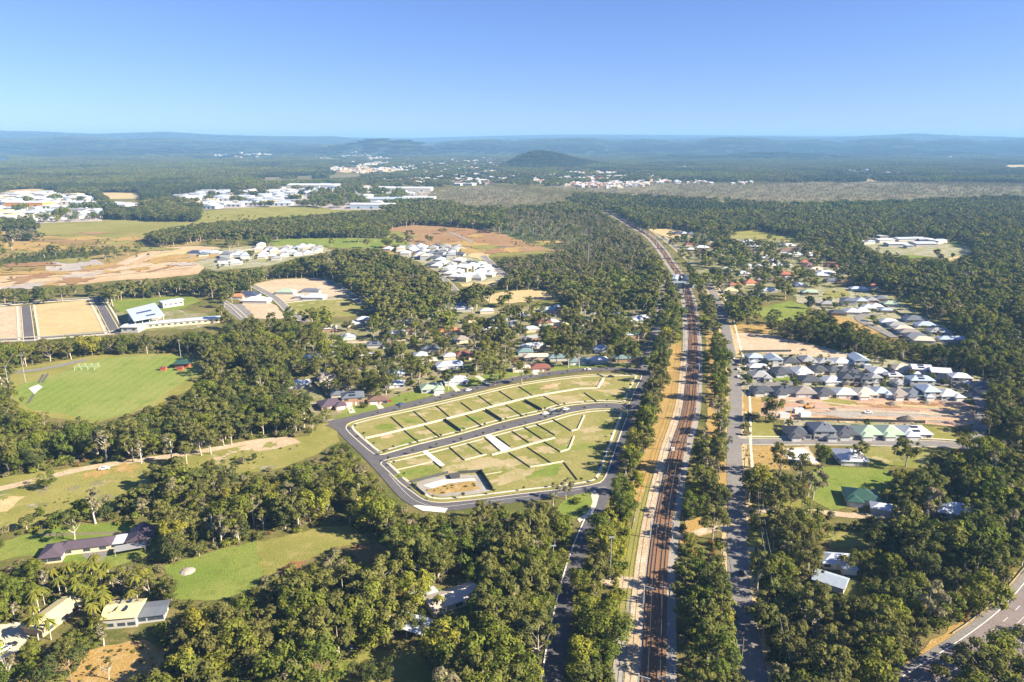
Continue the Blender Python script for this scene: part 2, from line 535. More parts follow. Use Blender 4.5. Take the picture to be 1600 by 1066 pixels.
def ribbon(name, p, half_l, half_r, z, mat, kind='structure', parent=None, clear=0.0, dens=0.0, hide=0.3, closed=False, step_height=0.0):
    """a strip of surface along a line; step_height makes it a low solid kerb"""
    L, Rr = offset(p, -half_l, closed), offset(p, half_r, closed)
    n = len(p)
    mb = MB()
    m = n if closed else n - 1
    if step_height:
        vs = [(a, b, 0) for a, b in L] + [(a, b, z + step_height) for a, b in L] + [(a, b, z + step_height) for a, b in Rr] + [(a, b, 0) for a, b in Rr]
        fs = []
        for i in range(m):
            j = (i + 1) % n
            fs += [(i, i + n, j + n, j), (i + n, i + 2 * n, j + 2 * n, j + n), (i + 2 * n, i + 3 * n, j + 3 * n, j + 2 * n)]
        mb.add(vs, [f[::-1] for f in fs])
    else:
        mb.add([(a, b, z) for a, b in L] + [(a, b, z) for a, b in Rr], [(i + n, (i + 1) % n + n, (i + 1) % n, i) for i in range(m)])
    o = mb.build(name, MAT[mat], parent, kind=kind)
    if clear:
        a, b = offset(p, -half_l - clear, closed), offset(p, half_r + clear, closed)
        CLEAR.append((np.vstack([a, b[::-1]]), dens, hide))
    return o

def dashes(p, off, length, gap, width, z, name='road_marking'):
    pts, ang = along(offset(p, off), length + gap)
    mb = MB()
    for (x, y), a in zip(pts, ang):
        c, s = math.cos(a), math.sin(a)
        mb.add([(x + c * dx - s * dy, y + s * dx + c * dy, z) for dx, dy in ((0, -width / 2), (length, -width / 2), (length, width / 2), (0, width / 2))], [(0, 1, 2, 3)])
    return mb.build(name, MAT['paint_line'], kind='structure')

# --- far country
sheet('meadow', [(318, 330), (400, 323), (470, 324), (540, 326), (640, 337), (605, 347), (500, 351), (420, 361), (330, 354), (290, 345)], 'meadow', hide=.1)
sheet('meadow', [(0, 357), (60, 349), (180, 343), (320, 345), (350, 362), (240, 372), (180, 384), (60, 367), (0, 372)], 'paddock', hide=.1)
sheet('marsh', [(0, 362), (60, 367), (180, 380), (60, 384), (0, 386)], 'dry_grass', hide=.1, dens=.05)
sheet('marsh', [(-60, 390), (60, 383), (200, 380), (260, 371), (430, 357), (390, 372), (320, 378), (265, 396), (200, 417), (100, 430), (-60, 446)], 'marsh', hide=.1, dens=.03)
sheet('marsh', [(0, 405), (60, 398), (150, 392), (200, 392), (120, 404), (60, 412), (0, 414)], 'far_scrub', hide=.1, dens=.15)
sheet('paddock', [(420, 376), (470, 372), (560, 372), (640, 374), (655, 385), (600, 389), (520, 387), (430, 385)], 'lawn', hide=.0, dens=.02)
sheet('brown_field', [(602, 356), (650, 352), (700, 354), (790, 367), (860, 382), (840, 392), (760, 394), (700, 388), (650, 384), (625, 372)], 'brown_field', hide=.05)
sheet('brown_field', [(690, 354), (740, 357), (800, 368), (850, 372), (868, 385), (800, 386), (740, 378)], 'brown_field', hide=.1, dens=.01)
sheet('paddock', [(700, 386), (760, 388), (865, 384), (870, 394), (810, 398), (765, 402), (720, 400), (705, 395)], 'paddock', hide=.0)
sheet('scrubland', [(800, 340), (860, 345), (910, 350), (935, 372), (870, 392), (800, 372), (770, 356)], 'far_scrub', dens=.25, hide=.3)
sheet('heath', [(640, 304), (700, 296), (760, 290), (830, 300), (870, 312), (880, 325), (830, 332), (760, 330), (690, 320), (650, 312)], 'heath', dens=.55, hide=.7, fray=2.5)
sheet('heath', [(850, 292), (960, 287), (1080, 284), (1180, 290), (1290, 282), (1410, 284), (1500, 292), (1700, 292), (1700, 309), (1500, 311), (1420, 318), (1350, 327), (1230, 325), (1120, 317), (1040, 312), (960, 302)], 'heath', dens=.5, hide=.6, fray=3)
sheet('meadow', [(1320, 279), (1370, 281), (1400, 283), (1360, 284)], 'straw_field', hide=0)
sheet('meadow', [(400, 277), (470, 275), (560, 272), (580, 276), (470, 282), (410, 284)], 'heath', hide=0, dens=.1)
sheet('airfield', [(500, 265), (560, 262), (640, 264), (620, 270), (540, 270)], 'straw_field', hide=0)
sheet('meadow', [(420, 246), (432, 246), (430, 250), (418, 250)], 'straw_field', hide=0)
sheet('lake', [(-40, 246), (10, 246), (26, 249), (0, 252), (-40, 252)], 'water', hide=0)
sheet('meadow', [(1560, 258), (1640, 257), (1640, 262), (1565, 262)], 'straw_field', hide=0)
sheet('pond', [(772, 384), (788, 385), (800, 389), (794, 392), (780, 391)], 'water', fray=.3, hide=0)
sheet('industrial_yard', [(-60, 300), (20, 297), (100, 300), (150, 307), (168, 330), (160, 346), (60, 349), (-60, 349)], 'grey_gravel', hide=.2, dens=.22)
sheet('industrial_yard', [(165, 314), (215, 316), (232, 330), (180, 334)], 'grey_gravel', hide=0, dens=.03)
sheet('vacant_lot', [(0, 298), (60, 295), (105, 300), (50, 306)], 'straw_field', hide=0)
sheet('vacant_lot', [(145, 301), (220, 302), (225, 311), (160, 311)], 'straw_field', hide=0)
sheet('industrial_yard', [(262, 306), (330, 297), (440, 297), (470, 306), (470, 322), (400, 324), (310, 328), (285, 318)], 'grey_gravel', hide=.2, dens=.25)
sheet('industrial_yard', [(420, 292), (520, 287), (640, 293), (680, 302), (660, 309), (640, 320), (590, 328), (520, 328), (470, 318)], 'grey_gravel', hide=.25, dens=.35)
sheet('gravel_yard', [(67, 413), (105, 405), (150, 406), (165, 415), (120, 423), (75, 424)], 'grey_gravel', hide=0)
sheet('dirt_clearing', [(-60, 437), (100, 425), (180, 412), (215, 397), (260, 387), (320, 384), (345, 388), (330, 402), (310, 428), (260, 434), (200, 437), (110, 446), (-60, 452)], 'pale_dirt', hide=0)
sheet('dirt_clearing', [(250, 392), (290, 389), (310, 395), (270, 402), (235, 408)], 'straw_field', hide=0)
sheet('estate_ground', [(310, 392), (400, 384), (500, 385), (520, 392), (470, 402), (420, 416), (330, 424), (305, 410)], 'estate_ground', hide=0, dens=.03)
sheet('estate_ground', [(598, 390), (660, 383), (722, 385), (735, 402), (755, 408), (790, 437), (720, 444), (690, 430), (650, 408)], 'estate_ground', hide=0, dens=.03)
sheet('meadow', [(720, 386), (765, 396), (760, 408), (735, 402)], 'straw_field', hide=0)
sheet('meadow', [(715, 440), (740, 436), (790, 436), (770, 446), (722, 448)], 'straw_field', hide=.1)

# --- subdivision and school in the middle distance, west side
sheet('building_lot', [(50, 477), (143, 468), (168, 517), (60, 526)], 'straw_field', .4, hide=0)
sheet('building_lot', [(-40, 482), (32, 478), (37, 528), (-40, 532)], 'sand', .4, hide=0)
sheet('school_lawn', [(172, 470), (215, 467), (300, 462), (312, 470), (280, 484), (205, 490), (185, 488)], 'lawn', hide=0)
sheet('school_yard', [(180, 489), (260, 482), (320, 490), (345, 505), (300, 514), (210, 518), (195, 505)], 'yard', .5, hide=0)
sheet('car_park', [(346, 476), (382, 475), (396, 489), (376, 501), (360, 490)], 'asphalt_old', .3, hide=0)
sheet('dirt_clearing', [(395, 445), (430, 437), (498, 434), (520, 446), (540, 462), (440, 472), (420, 460)], 'sand', hide=.05)
sheet('meadow', [(441, 473), (540, 466), (578, 487), (550, 494), (476, 497), (458, 487)], 'lot_grass', hide=.05)
sheet('building_lot', [(362, 458), (400, 462), (432, 478), (446, 498), (400, 498), (380, 476)], 'sand', hide=.05)
sheet('straw_field', [(752, 461), (800, 455), (836, 452), (886, 459), (870, 467), (800, 474), (765, 474)], 'straw_field', hide=.05)
sheet('paddock', [(876, 448), (945, 430), (1012, 430), (1020, 438), (960, 446), (890, 456)], 'lawn', dens=.10, hide=.3)

# --- sports field
sheet('gravel_verge', [(16, 600), (18, 576), (90, 565), (150, 555), (300, 552), (328, 576), (300, 606), (250, 632), (150, 662), (40, 650), (14, 625)], 'meadow', hide=.15)
sheet('sports_field', [(28, 602), (70, 592), (128, 570), (165, 559), (230, 556), (284, 555), (302, 562), (314, 580), (285, 598), (262, 612), (245, 625), (205, 645), (150, 657), (90, 645), (45, 640), (24, 625)], 'sport_grass', .5, hide=.0)
sheet('cricket_wicket', [(45, 607), (60, 601), (66, 605), (54, 616)], 'concrete_white', .3, hide=0)
for a, b in (((60, 599), (68, 585)), ((66, 598), (75, 584)), ((43, 631), (53, 617))):
    p = GP([a, b])
    ribbon('practice_pitch', p, .8, .8, .2, 'asphalt_new')

# --- left paddocks
sheet('meadow', [(-40, 850), (-40, 752), (80, 735), (200, 722), (320, 703), (420, 690), (520, 676), (530, 690), (490, 712), (430, 735), (330, 742), (262, 745), (215, 780), (150, 806), (60, 815)], 'meadow', hide=.12, dens=.01)
sheet('meadow', [(470, 700), (500, 662), (520, 660), (530, 678), (510, 700)], 'meadow', hide=.1)
sheet('lawn', [(-40, 870), (0, 848), (95, 822), (185, 818), (245, 830), (262, 850), (225, 872), (150, 892), (60, 868), (0, 876)], 'lawn', hide=.12, dens=.01)
sheet('meadow', [(215, 800), (300, 795), (345, 815), (330, 840), (262, 838)], 'meadow', hide=.4, dens=.15)
sheet('lawn', [(255, 885), (330, 862), (402, 846), (414, 900), (395, 922), (335, 938), (275, 938), (266, 902)], 'lawn', hide=.05)
sheet('meadow', [(400, 848), (500, 824), (545, 820), (575, 842), (520, 860), (470, 880), (450, 900), (412, 900)], 'meadow', hide=.05)
sheet('red_grass', [(552, 852), (600, 848), (625, 868), (595, 880), (545, 887)], 'red_litter', hide=.1)
sheet('red_grass', [(430, 892), (455, 876), (480, 876), (470, 890), (440, 900)], 'red_litter', hide=.1)
sheet('dry_grass', [(10, 1090), (60, 1036), (130, 1020), (215, 998), (255, 1008), (280, 1090)], 'dry_grass', hide=.1, dens=.06)
sheet('lawn', [(450, 1090), (520, 1036), (575, 1018), (645, 1012), (680, 1040), (690, 1090)], 'meadow', hide=.15)
sheet('driveway', [(-30, 980), (30, 972), (50, 985), (40, 1010), (0, 1035), (-30, 1035)], 'concrete', hide=.05)
sheet('driveway', [(130, 868), (155, 852), (172, 858), (172, 868), (140, 890)], 'asphalt_old', hide=.1)
sheet('lawn', [(640, 925), (668, 912), (690, 920), (680, 935), (650, 945)], 'lawn', hide=.2)
trk = smooth(GP([(-60, 776), (0, 764), (60, 750), (130, 733), (200, 722), (260, 714), (330, 703), (400, 690), (450, 686)]))
ribbon('dirt_track', trk, 3.0, 3.0, .14, 'sand', clear=1.0, hide=.35)
sheet('bare_earth', [(330, 712), (400, 692), (455, 682), (470, 692), (420, 704), (360, 716), (335, 720)], 'sand', hide=.3)
sheet('bare_earth', [(-30, 800), (-30, 772), (40, 776), (10, 800)], 'straw_field', hide=.1)
sheet('residential_yards', [(470, 660), (462, 610), (500, 560), (460, 540), (440, 520), (560, 500), (700, 480), (860, 480), (1000, 480), (1012, 520), (1000, 572), (880, 580), (720, 608), (560, 648), (515, 660)], 'yard', dens=.36, hide=.25)

# --- rail corridor
RAIL = smooth(GP([(1018, 1130), (1022, 1040), (1025, 950), (1028, 890), (1039, 800), (1059, 703), (1077, 640), (1082, 580), (1083, 525), (1077, 470), (1069, 445), (1060, 428), (1047, 410), (1035, 392), (1015, 370), (985, 352), (960, 337), (940, 327), (905, 315), (860, 304)]), 8)
ribbon('rail_reserve', RAIL[RAIL[:, 1] < 345], 13, 7.2, .05, 'gravel', clear=.8, hide=.02)
ribbon('rail_reserve', RAIL[RAIL[:, 1] > 335], 8.6, 7.0, .055, 'gravel', clear=4.0, hide=.0)
sheet('dry_grass', [(985, 778), (1000, 725), (1014, 680), (1026, 640), (1036, 600), (1042, 570), (1048, 540), (1064, 533), (1067, 560), (1062, 600), (1055, 640), (1045, 690), (1033, 730), (1015, 770), (1004, 790)], 'dry_grass', hide=.02, lift=0.100)
sheet('dry_grass', [(975, 985), (985, 930), (995, 880), (1006, 830), (1018, 780), (1032, 740), (1020, 738), (1004, 770), (985, 830), (972, 880), (960, 940), (952, 985)], 'meadow', dens=.3, hide=.3, lift=0.106)
sheet('dry_grass', [(1097, 725), (1104, 640), (1108, 560), (1101, 520), (1116, 518), (1118, 560), (1120, 640), (1121, 725)], 'dry_grass', hide=.25, lift=0.112)
sheet('dry_grass', [(1120, 760), (1121, 640), (1134, 640), (1134, 760)], 'dry_grass', dens=.5, hide=.6, lift=0.118)
ribbon('service_road', RAIL[RAIL[:, 1] < 560], 9.0, -4.9, .16, 'sand')
ribbon('ballast_bed', RAIL, 3.8, 3.8, .18, 'ballast', step_height=.22)

# --- the road east of the railway, side streets, tracks
EROAD = smooth(GP([(1186, 1130), (1178, 1050), (1166, 990), (1156, 920), (1152, 860), (1151, 800), (1148, 735), (1147, 690), (1149, 640), (1149, 600), (1146, 570), (1141, 550), (1135, 520), (1131, 500), (1125, 480), (1113, 455), (1098, 430), (1080, 408), (1062, 392), (1040, 374), (1018, 358)]))
ribbon('road_verge', EROAD, 6.5, 7.0, .09, 'straw_field')
ribbon('local_road', EROAD, 4.0, 4.0, .20, 'asphalt_old', clear=1.5, hide=.12)
ribbon('footpath', EROAD[(EROAD[:, 1] < 900) & (EROAD[:, 1] > 330)], -8.2, 9.7, .22, 'concrete')
p = smooth(GP([(1157, 690), (1200, 691), (1300, 691), (1400, 693), (1480, 695), (1530, 700)]))
ribbon('side_street', p, 4.2, 4.2, .21, 'asphalt_old', clear=2, hide=.05)
ribbon('kerb', offset(p, -4.4), .25, .25, .21, 'concrete', step_height=.12)
ribbon('kerb', offset(p, 4.4), .25, .25, .21, 'concrete', step_height=.12)
ribbon('footpath', offset(p, -7.5), .8, .8, .24, 'concrete')
p = smooth(GP([(1160, 801), (1205, 798), (1280, 801), (1350, 807), (1450, 802), (1500, 804)]))
ribbon('dirt_track', p, 2.5, 2.5, .21, 'sand', clear=1, hide=.4)
p = smooth(GP([(1046, 836), (1075, 838), (1100, 830), (1125, 826), (1152, 823)]))
ribbon('dirt_track', p, 2.2, 2.2, .23, 'sand', clear=1.5, hide=.05)
sheet('bare_earth', [(1062, 850), (1072, 815), (1090, 808), (1118, 820), (1112, 832), (1090, 842), (1075, 852)], 'dry_grass', hide=.1, lift=.12)
p = smooth(GP([(940, 905), (965, 910), (1000, 912)]))
ribbon('dirt_track', p, 4, 4, .23, 'sand', clear=2, hide=.1)

HWY = smooth(GP([(1330, 1130), (1402, 1064), (1483, 1012), (1535, 976), (1571, 945), (1600, 912), (1640, 860), (1672, 800)]))
ribbon('highway', HWY, 2.6, 17, .20, 'asphalt_red', clear=1.0, hide=.45)
ribbon('highway_shoulder', HWY, 2.6, -.1, .208, 'asphalt_old')
ribbon('road_marking', HWY, .1, .14, .216, 'paint_line')
dashes(HWY, 3.6, 4, 7, .16, .216)
ribbon('road_marking', offset(HWY, 7.0), .07, .07, .216, 'paint_line')
ribbon('road_marking', offset(HWY, 8.6), .07, .07, .216, 'paint_line')
dashes(HWY, 12.2, 4, 7, .16, .216)
sheet('dry_grass', [(1370, 1090), (1395, 1052), (1440, 1012), (1478, 985), (1520, 965), (1560, 930), (1585, 895), (1598, 900), (1565, 940), (1520, 980), (1475, 1008), (1420, 1046), (1390, 1085)], 'dry_grass', dens=.1, hide=.4, lift=0.124)

# --- east side: estates, earthworks, paddocks
sheet('sand_lot', [(1148, 520), (1200, 523), (1260, 536), (1328, 553), (1322, 561), (1210, 552), (1165, 550), (1152, 547)], 'sand', hide=.02)
sheet('dry_grass', [(1142, 508), (1190, 506), (1205, 512), (1200, 522), (1148, 519)], 'dry_grass', hide=.05)
sheet('estate_ground', [(1158, 552), (1320, 552), (1380, 560), (1500, 578), (1552, 598), (1556, 612), (1520, 622), (1350, 622), (1158, 618)], 'estate_ground', .4, hide=.02)
sheet('earthworks', [(1180, 632), (1235, 618), (1350, 622), (1500, 626), (1535, 640), (1545, 662), (1490, 666), (1420, 662), (1220, 656), (1190, 650)], 'red_dirt', hide=.02)
sheet('haul_road', [(1225, 636), (1300, 638), (1400, 642), (1520, 645), (1520, 652), (1400, 651), (1300, 648), (1230, 645)], 'gravel', .5, hide=0)
sheet('weeds', [(1283, 627), (1300, 623), (1340, 628), (1338, 634), (1300, 635)], 'meadow', .8, hide=0)
sheet('estate_ground', [(1225, 655), (1300, 655), (1440, 660), (1450, 684), (1220, 686)], 'estate_ground', .4, hide=.02)
sheet('meadow', [(1440, 666), (1490, 670), (1500, 688), (1455, 686)], 'meadow', hide=.05)
sheet('meadow', [(1170, 660), (1206, 660), (1216, 686), (1168, 686)], 'meadow', hide=.05)
sheet('meadow', [(1163, 618), (1186, 618), (1192, 645), (1160, 642)], 'dry_grass', hide=.1)
sheet('estate_lawn', [(1206, 587), (1244, 587), (1250, 596), (1208, 597)], 'lawn', .3, hide=.02)
sheet('meadow', [(1168, 697), (1225, 697), (1238, 715), (1235, 735), (1170, 735)], 'dry_grass', hide=.3)
sheet('meadow', [(1345, 698), (1452, 698), (1460, 720), (1430, 732), (1350, 730)], 'lot_grass', hide=.15)
sheet('building_lot', [(1228, 700), (1262, 698), (1282, 726), (1236, 726)], 'sand', .5, hide=.1)
sheet('lawn', [(1272, 732), (1300, 728), (1390, 734), (1400, 758), (1345, 790), (1300, 797), (1268, 782)], 'lawn', hide=.08)
sheet('lawn', [(1180, 780), (1262, 772), (1268, 800), (1190, 806)], 'meadow', hide=.6, dens=.3)
sheet('meadow', [(1275, 838), (1310, 828), (1372, 836), (1362, 854), (1300, 856)], 'meadow', hide=.08)
sheet('meadow', [(1160, 830), (1198, 826), (1205, 850), (1162, 856)], 'meadow', hide=.1)
sheet('lawn', [(1172, 862), (1215, 858), (1225, 910), (1180, 912)], 'lawn', hide=.6, dens=.25)
sheet('residential_yards', [(1050, 372), (1110, 365), (1230, 372), (1320, 386), (1340, 412), (1335, 445), (1250, 456), (1150, 462), (1105, 440), (1075, 410)], 'yard', dens=.3, hide=.35)
sheet('meadow', [(1140, 364), (1180, 360), (1260, 374), (1255, 380), (1180, 373), (1140, 372)], 'meadow', hide=0)
sheet('meadow', [(1012, 358), (1050, 358), (1090, 366), (1060, 374), (1030, 368)], 'straw_field', hide=.05)
sheet('estate_ground', [(1236, 452), (1320, 450), (1390, 460), (1420, 480), (1510, 530), (1470, 538), (1400, 524), (1340, 500), (1300, 492), (1245, 472)], 'estate_ground', hide=.05, dens=.02)
sheet('meadow', [(1290, 455), (1325, 454), (1330, 464), (1285, 468)], 'lot_grass', hide=0)
sheet('meadow', [(1175, 485), (1235, 470), (1265, 480), (1255, 500), (1200, 502)], 'lawn', hide=.2, dens=.05)
sheet('lawn', [(1400, 464), (1430, 466), (1440, 478), (1412, 476)], 'meadow', hide=.1)
sheet('dry_grass', [(1300, 492), (1335, 494), (1375, 520), (1350, 524), (1310, 508)], 'dry_grass', hide=.3, dens=.2)
p = smooth(GP([(1372, 492), (1345, 494), (1345, 502), (1365, 512), (1398, 528)]))
ribbon('estate_street', p, 4, 4, .5, 'asphalt_old', hide=0, clear=2)
sheet('school_yard', [(1340, 378), (1390, 372), (1460, 374), (1520, 388), (1528, 396), (1480, 404), (1440, 400), (1380, 398)], 'estate_ground', hide=.03)
sheet('school_lawn', [(1402, 392), (1440, 398), (1465, 396), (1460, 402), (1420, 404)], 'lawn', hide=.02)
sheet('school_lawn', [(1484, 376), (1500, 378), (1512, 387), (1490, 385)], 'lawn', hide=.02)
sheet('meadow', [(1490, 394), (1502, 395), (1498, 406), (1478, 410)], 'straw_field', hide=.1)
p = smooth(GP([(1158, 600), (1180, 601), (1250, 599.5), (1330, 601), (1420, 601), (1470, 601), (1515, 612), (1535, 640), (1525, 690)]))
ribbon('estate_street', p, 3.4, 3.4, .24, 'asphalt_old', hide=.05, clear=1)
p = smooth(GP([(1157, 561), (1180, 566), (1250, 568), (1330, 569), (1400, 586), (1470, 601)]))
ribbon('estate_street', p, 3.0, 3.0, .26, 'asphalt_old', hide=.05, clear=1)

# --- streets of the western subdivisions
for pts, w in (([(40, 478), (43, 505), (46, 535)], 3.8), ([(150, 466), (164, 490), (181, 522)], 3.8), ([(-40, 481), (60, 472), (152, 466)], 3.2), ([(-40, 534), (60, 529), (181, 520)], 3.0)):
    p = smooth(GP(pts))
    ribbon('subdivision_street', p, w, w, .3, 'asphalt_new', hide=.05, clear=3)
    for s in (-1, 1):
        ribbon('kerb', offset(p, s * (w + .2)), .3, .3, .3, 'concrete', step_height=.12)
        ribbon('footpath', offset(p, s * (w + 3.5)), .9, .9, .33, 'concrete')
for pts, w in (([(500, 434), (530, 450), (560, 470), (585, 486)], 4.2), ([(395, 447), (425, 463), (440, 475), (455, 490), (478, 504)], 3.8), ([(440, 473), (500, 468), (560, 465)], 3.0), ([(350, 471), (366, 482), (383, 498)], 2.0),
               ([(755, 400), (775, 420), (800, 440)], 4.5), ([(690, 432), (702, 444), (712, 455)], 3.5), ([(330, 400), (380, 391), (420, 386)], 4), ([(765, 396), (740, 380), (700, 362)], 2)):
    p = smooth(GP(pts))
    ribbon('subdivision_street', p, w, w, .4, 'asphalt_old', hide=.1, clear=2)
    for s in (-1, 1):
        ribbon('kerb', offset(p, s * (w + .3)), .4, .4, .4, 'concrete', step_height=.12)

p = smooth(GP([(20, 582), (60, 578), (100, 570), (135, 562)]))
ribbon('access_road', p, 3, 4, .3, 'asphalt_old', hide=.1, clear=2)
p = smooth(GP([(540, 536), (600, 534), (650, 530), (700, 526), (740, 528)]))
ribbon('old_street', p, 3, 3, .3, 'sand', hide=.6, clear=1)
p = smooth(GP([(1005, 578), (1018, 545), (1028, 505), (1033, 470), (1036, 445)]))
ribbon('local_road', p, 3.6, 3.6, .2, 'asphalt_old', hide=.35, clear=1.5)

# --- the new subdivision: three streets, kerbs, footpaths, turfed lots
NORTH = smooth(GP([(515, 662), (540, 657), (575, 648), (640, 633), (720, 613), (800, 594), (870, 583), (920, 578), (975, 577), (1012, 579)]))
WEST = smooth(GP([(516, 662), (532, 667), (548, 682), (575, 707), (600, 733), (622, 758), (642, 778), (664, 789), (690, 793), (740, 787), (810, 778), (870, 771), (920, 763), (948, 762)]))
MIDDLE = smooth(GP([(585, 715), (602, 716), (660, 699), (720, 685.5), (775, 670), (825, 658), (864, 647), (900, 639), (950, 634), (990, 637)]))
EAST = smooth(GP([(1012, 579), (1000, 605), (990, 636), (976, 672), (962, 715), (951, 752), (936, 790), (918, 830), (903, 870), (889, 920), (876, 980), (866, 1040), (858, 1120)]))
for nm, p, wl_, hd in (('new_street', NORTH, 4.2, .05), ('new_street', MIDDLE, 4.2, 0), ('new_street', WEST, 4.4, .10), ('shaded_street', EAST, 3.1, .45)):
    _layer[0] += 1
    ribbon(nm, p, wl_, wl_, .20 + .006 * (_layer[0] % 7), 'asphalt_new', clear=2.0, hide=hd)
BLOCK_A = [(588, 712), (575, 703), (545, 676), (541, 668), (546, 662), (560, 657), (600, 647.5), (640, 639), (720, 620.5), (800, 602), (870, 591), (920, 586), (975, 585), (1002, 585), (993, 608), (984, 629), (978, 631.2),
           (941, 629.5), (908, 631.6), (876, 636.5), (848, 645), (791, 658), (720, 678), (660, 693), (620, 704), (600, 710)]
BLOCK_B = [(595, 726), (597, 722), (604, 719), (659, 706.5), (720, 691), (757, 681), (799, 670), (851, 657), (889, 646), (926, 639.8), (962, 639), (976, 641), (981, 646), (969, 680), (954, 724), (946, 745), (936, 755), (908, 761), (870, 766), (817, 772),
           (746, 781), (712, 784.5), (686, 786), (663, 782), (645, 770), (625, 755), (610, 740)]
for blk in (BLOCK_A, BLOCK_B):
    p = GP(blk)
    q = smooth(np.vstack([p, p[:1]]), 4)[:-1]
    sheet('street_verge', q, 'meadow', 0, hide=.01, world_pts=True, lift=.13)
    area = np.sum(q[:, 0] * np.roll(q[:, 1], -1) - np.roll(q[:, 0], -1) * q[:, 1])
    sgn = 1 if area < 0 else -1                 # inwards
    ribbon('kerb', q, .3, .3, .16, 'concrete', closed=True, step_height=.14)
    ins = offset(q, sgn * 5.2, True)
    sheet('lot_turf', ins, 'lot_grass', 0, world_pts=True, clear=False, lift=.21)
    ribbon('footpath', offset(q, sgn * 3.9, True), .75, .75, .24, 'concrete', closed=True)
sheet('detention_basin', [(648, 757), (668, 748), (706, 743), (750, 742), (765, 768), (735, 774), (690, 777), (664, 772)], 'gravel', .4, lift=.26, clear=False)
sheet('basin_weeds', [(664, 766), (700, 757), (742, 752), (750, 764), (716, 770), (680, 773)], 'dry_grass', .8, lift=.29, clear=False)
sheet('basin_stones', [(662, 760), (690, 751), (742, 748), (744, 752), (700, 756), (676, 764)], 'concrete_white', .5, lift=.31, clear=False)
for pts in ([(757, 681.5), (766, 679), (799, 702), (784, 706.5)], [(659, 706), (666, 703.8), (696, 727.5), (687.6, 729)]):
    sheet('driveway', pts, 'concrete_white', 0, lift=.27, clear=False)
ribbon('road_marking', offset(WEST, 0.0)[(WEST[:, 1] < 352)], .07, .07, .262, 'paint_line')
sheet('traffic_island', [(905, 817), (925, 806), (932, 790), (936, 775), (930, 768), (922, 770), (926, 785), (920, 800), (902, 812)], 'concrete', .0, lift=.25, hide=.05)
sheet('street_verge', [(860, 800), (900, 770), (922, 766), (930, 780), (922, 800), (890, 815), (870, 815)], 'lawn', dens=.3, hide=.3)
sheet('splitter_island', [(645, 791), (652, 790), (700, 795), (695, 802), (660, 799)], 'concrete_white', 0, lift=.28, hide=.05)
ribbon('kerb', offset(EAST, 3.4)[EAST[:, 1] < 310], .25, .25, .2, 'concrete_white', step_height=.14)
for a, b, yard in (((551, 646), (545, 634), 0), ((596, 639), (588, 628), 0), ((684, 619), (672, 608), 0), ((716, 612), (702, 598), 0), ((764, 600), (745, 588), 0), ((838, 586), (828, 574), 0)):
    ribbon('driveway', GP([a, b]), 1.8, 1.8, .24, 'concrete', clear=.5, hide=.1)
sheet('front_lawns', [(525, 655), (545, 632), (600, 625), (680, 602), (760, 585), (850, 572), (930, 570), (990, 570), (990, 575), (920, 574), (865, 579), (800, 589), (720, 607), (640, 627), (575, 643)], 'lawn', hide=.12, dens=.05)

# what else the photo shows open between the trees: house plots, and the streets of the far town
def open_ground(pts, dens, hide):
    CLEAR.append((GP(pts), dens, hide))
for pts in ([(72, 842), (140, 832), (190, 826), (200, 850), (175, 872), (75, 888)], [(58, 948), (108, 940), (112, 990), (64, 1004)], [(168, 945), (222, 938), (272, 940), (270, 975), (225, 1000), (175, 1005)], [(655, 935), (740, 915), (752, 935), (700, 968), (665, 960)]):
    open_ground(pts, .0, .28)
for pts in ([(612, 962), (640, 955), (672, 975), (650, 1002), (622, 990)],
            [(1470, 775), (1502, 782), (1500, 806), (1470, 802)], [(1222, 696), (1290, 696), (1300, 740), (1225, 735)], [(264, 552), (304, 552), (306, 590), (266, 592)],
            [(185, 470), (345, 465), (350, 515), (190, 522)], [(465, 580), (500, 600), (545, 650), (520, 660), (490, 650)]):
    open_ground(pts, .0, .04)
for pts in ([(822, 277), (880, 268), (960, 267), (1010, 271), (1055, 284), (1000, 294), (950, 296), (880, 294), (830, 290)], [(505, 264), (600, 252), (700, 260), (690, 270), (640, 276), (520, 270)], [(640, 256), (760, 245), (800, 256), (760, 267), (660, 269)], [(300, 246), (400, 241), (440, 243), (400, 249)], [(460, 248), (560, 243), (660, 249), (560, 259)],
            [(770, 266), (850, 284), (760, 286), (700, 277)], [(1045, 262), (1085, 258), (1085, 265), (1050, 267)], [(560, 284), (700, 277), (760, 281), (720, 291), (640, 289)], [(1290, 268), (1420, 266), (1420, 275), (1300, 274)], [(695, 283), (772, 283), (766, 291), (700, 291)]):
    open_ground(pts, .22, .3)

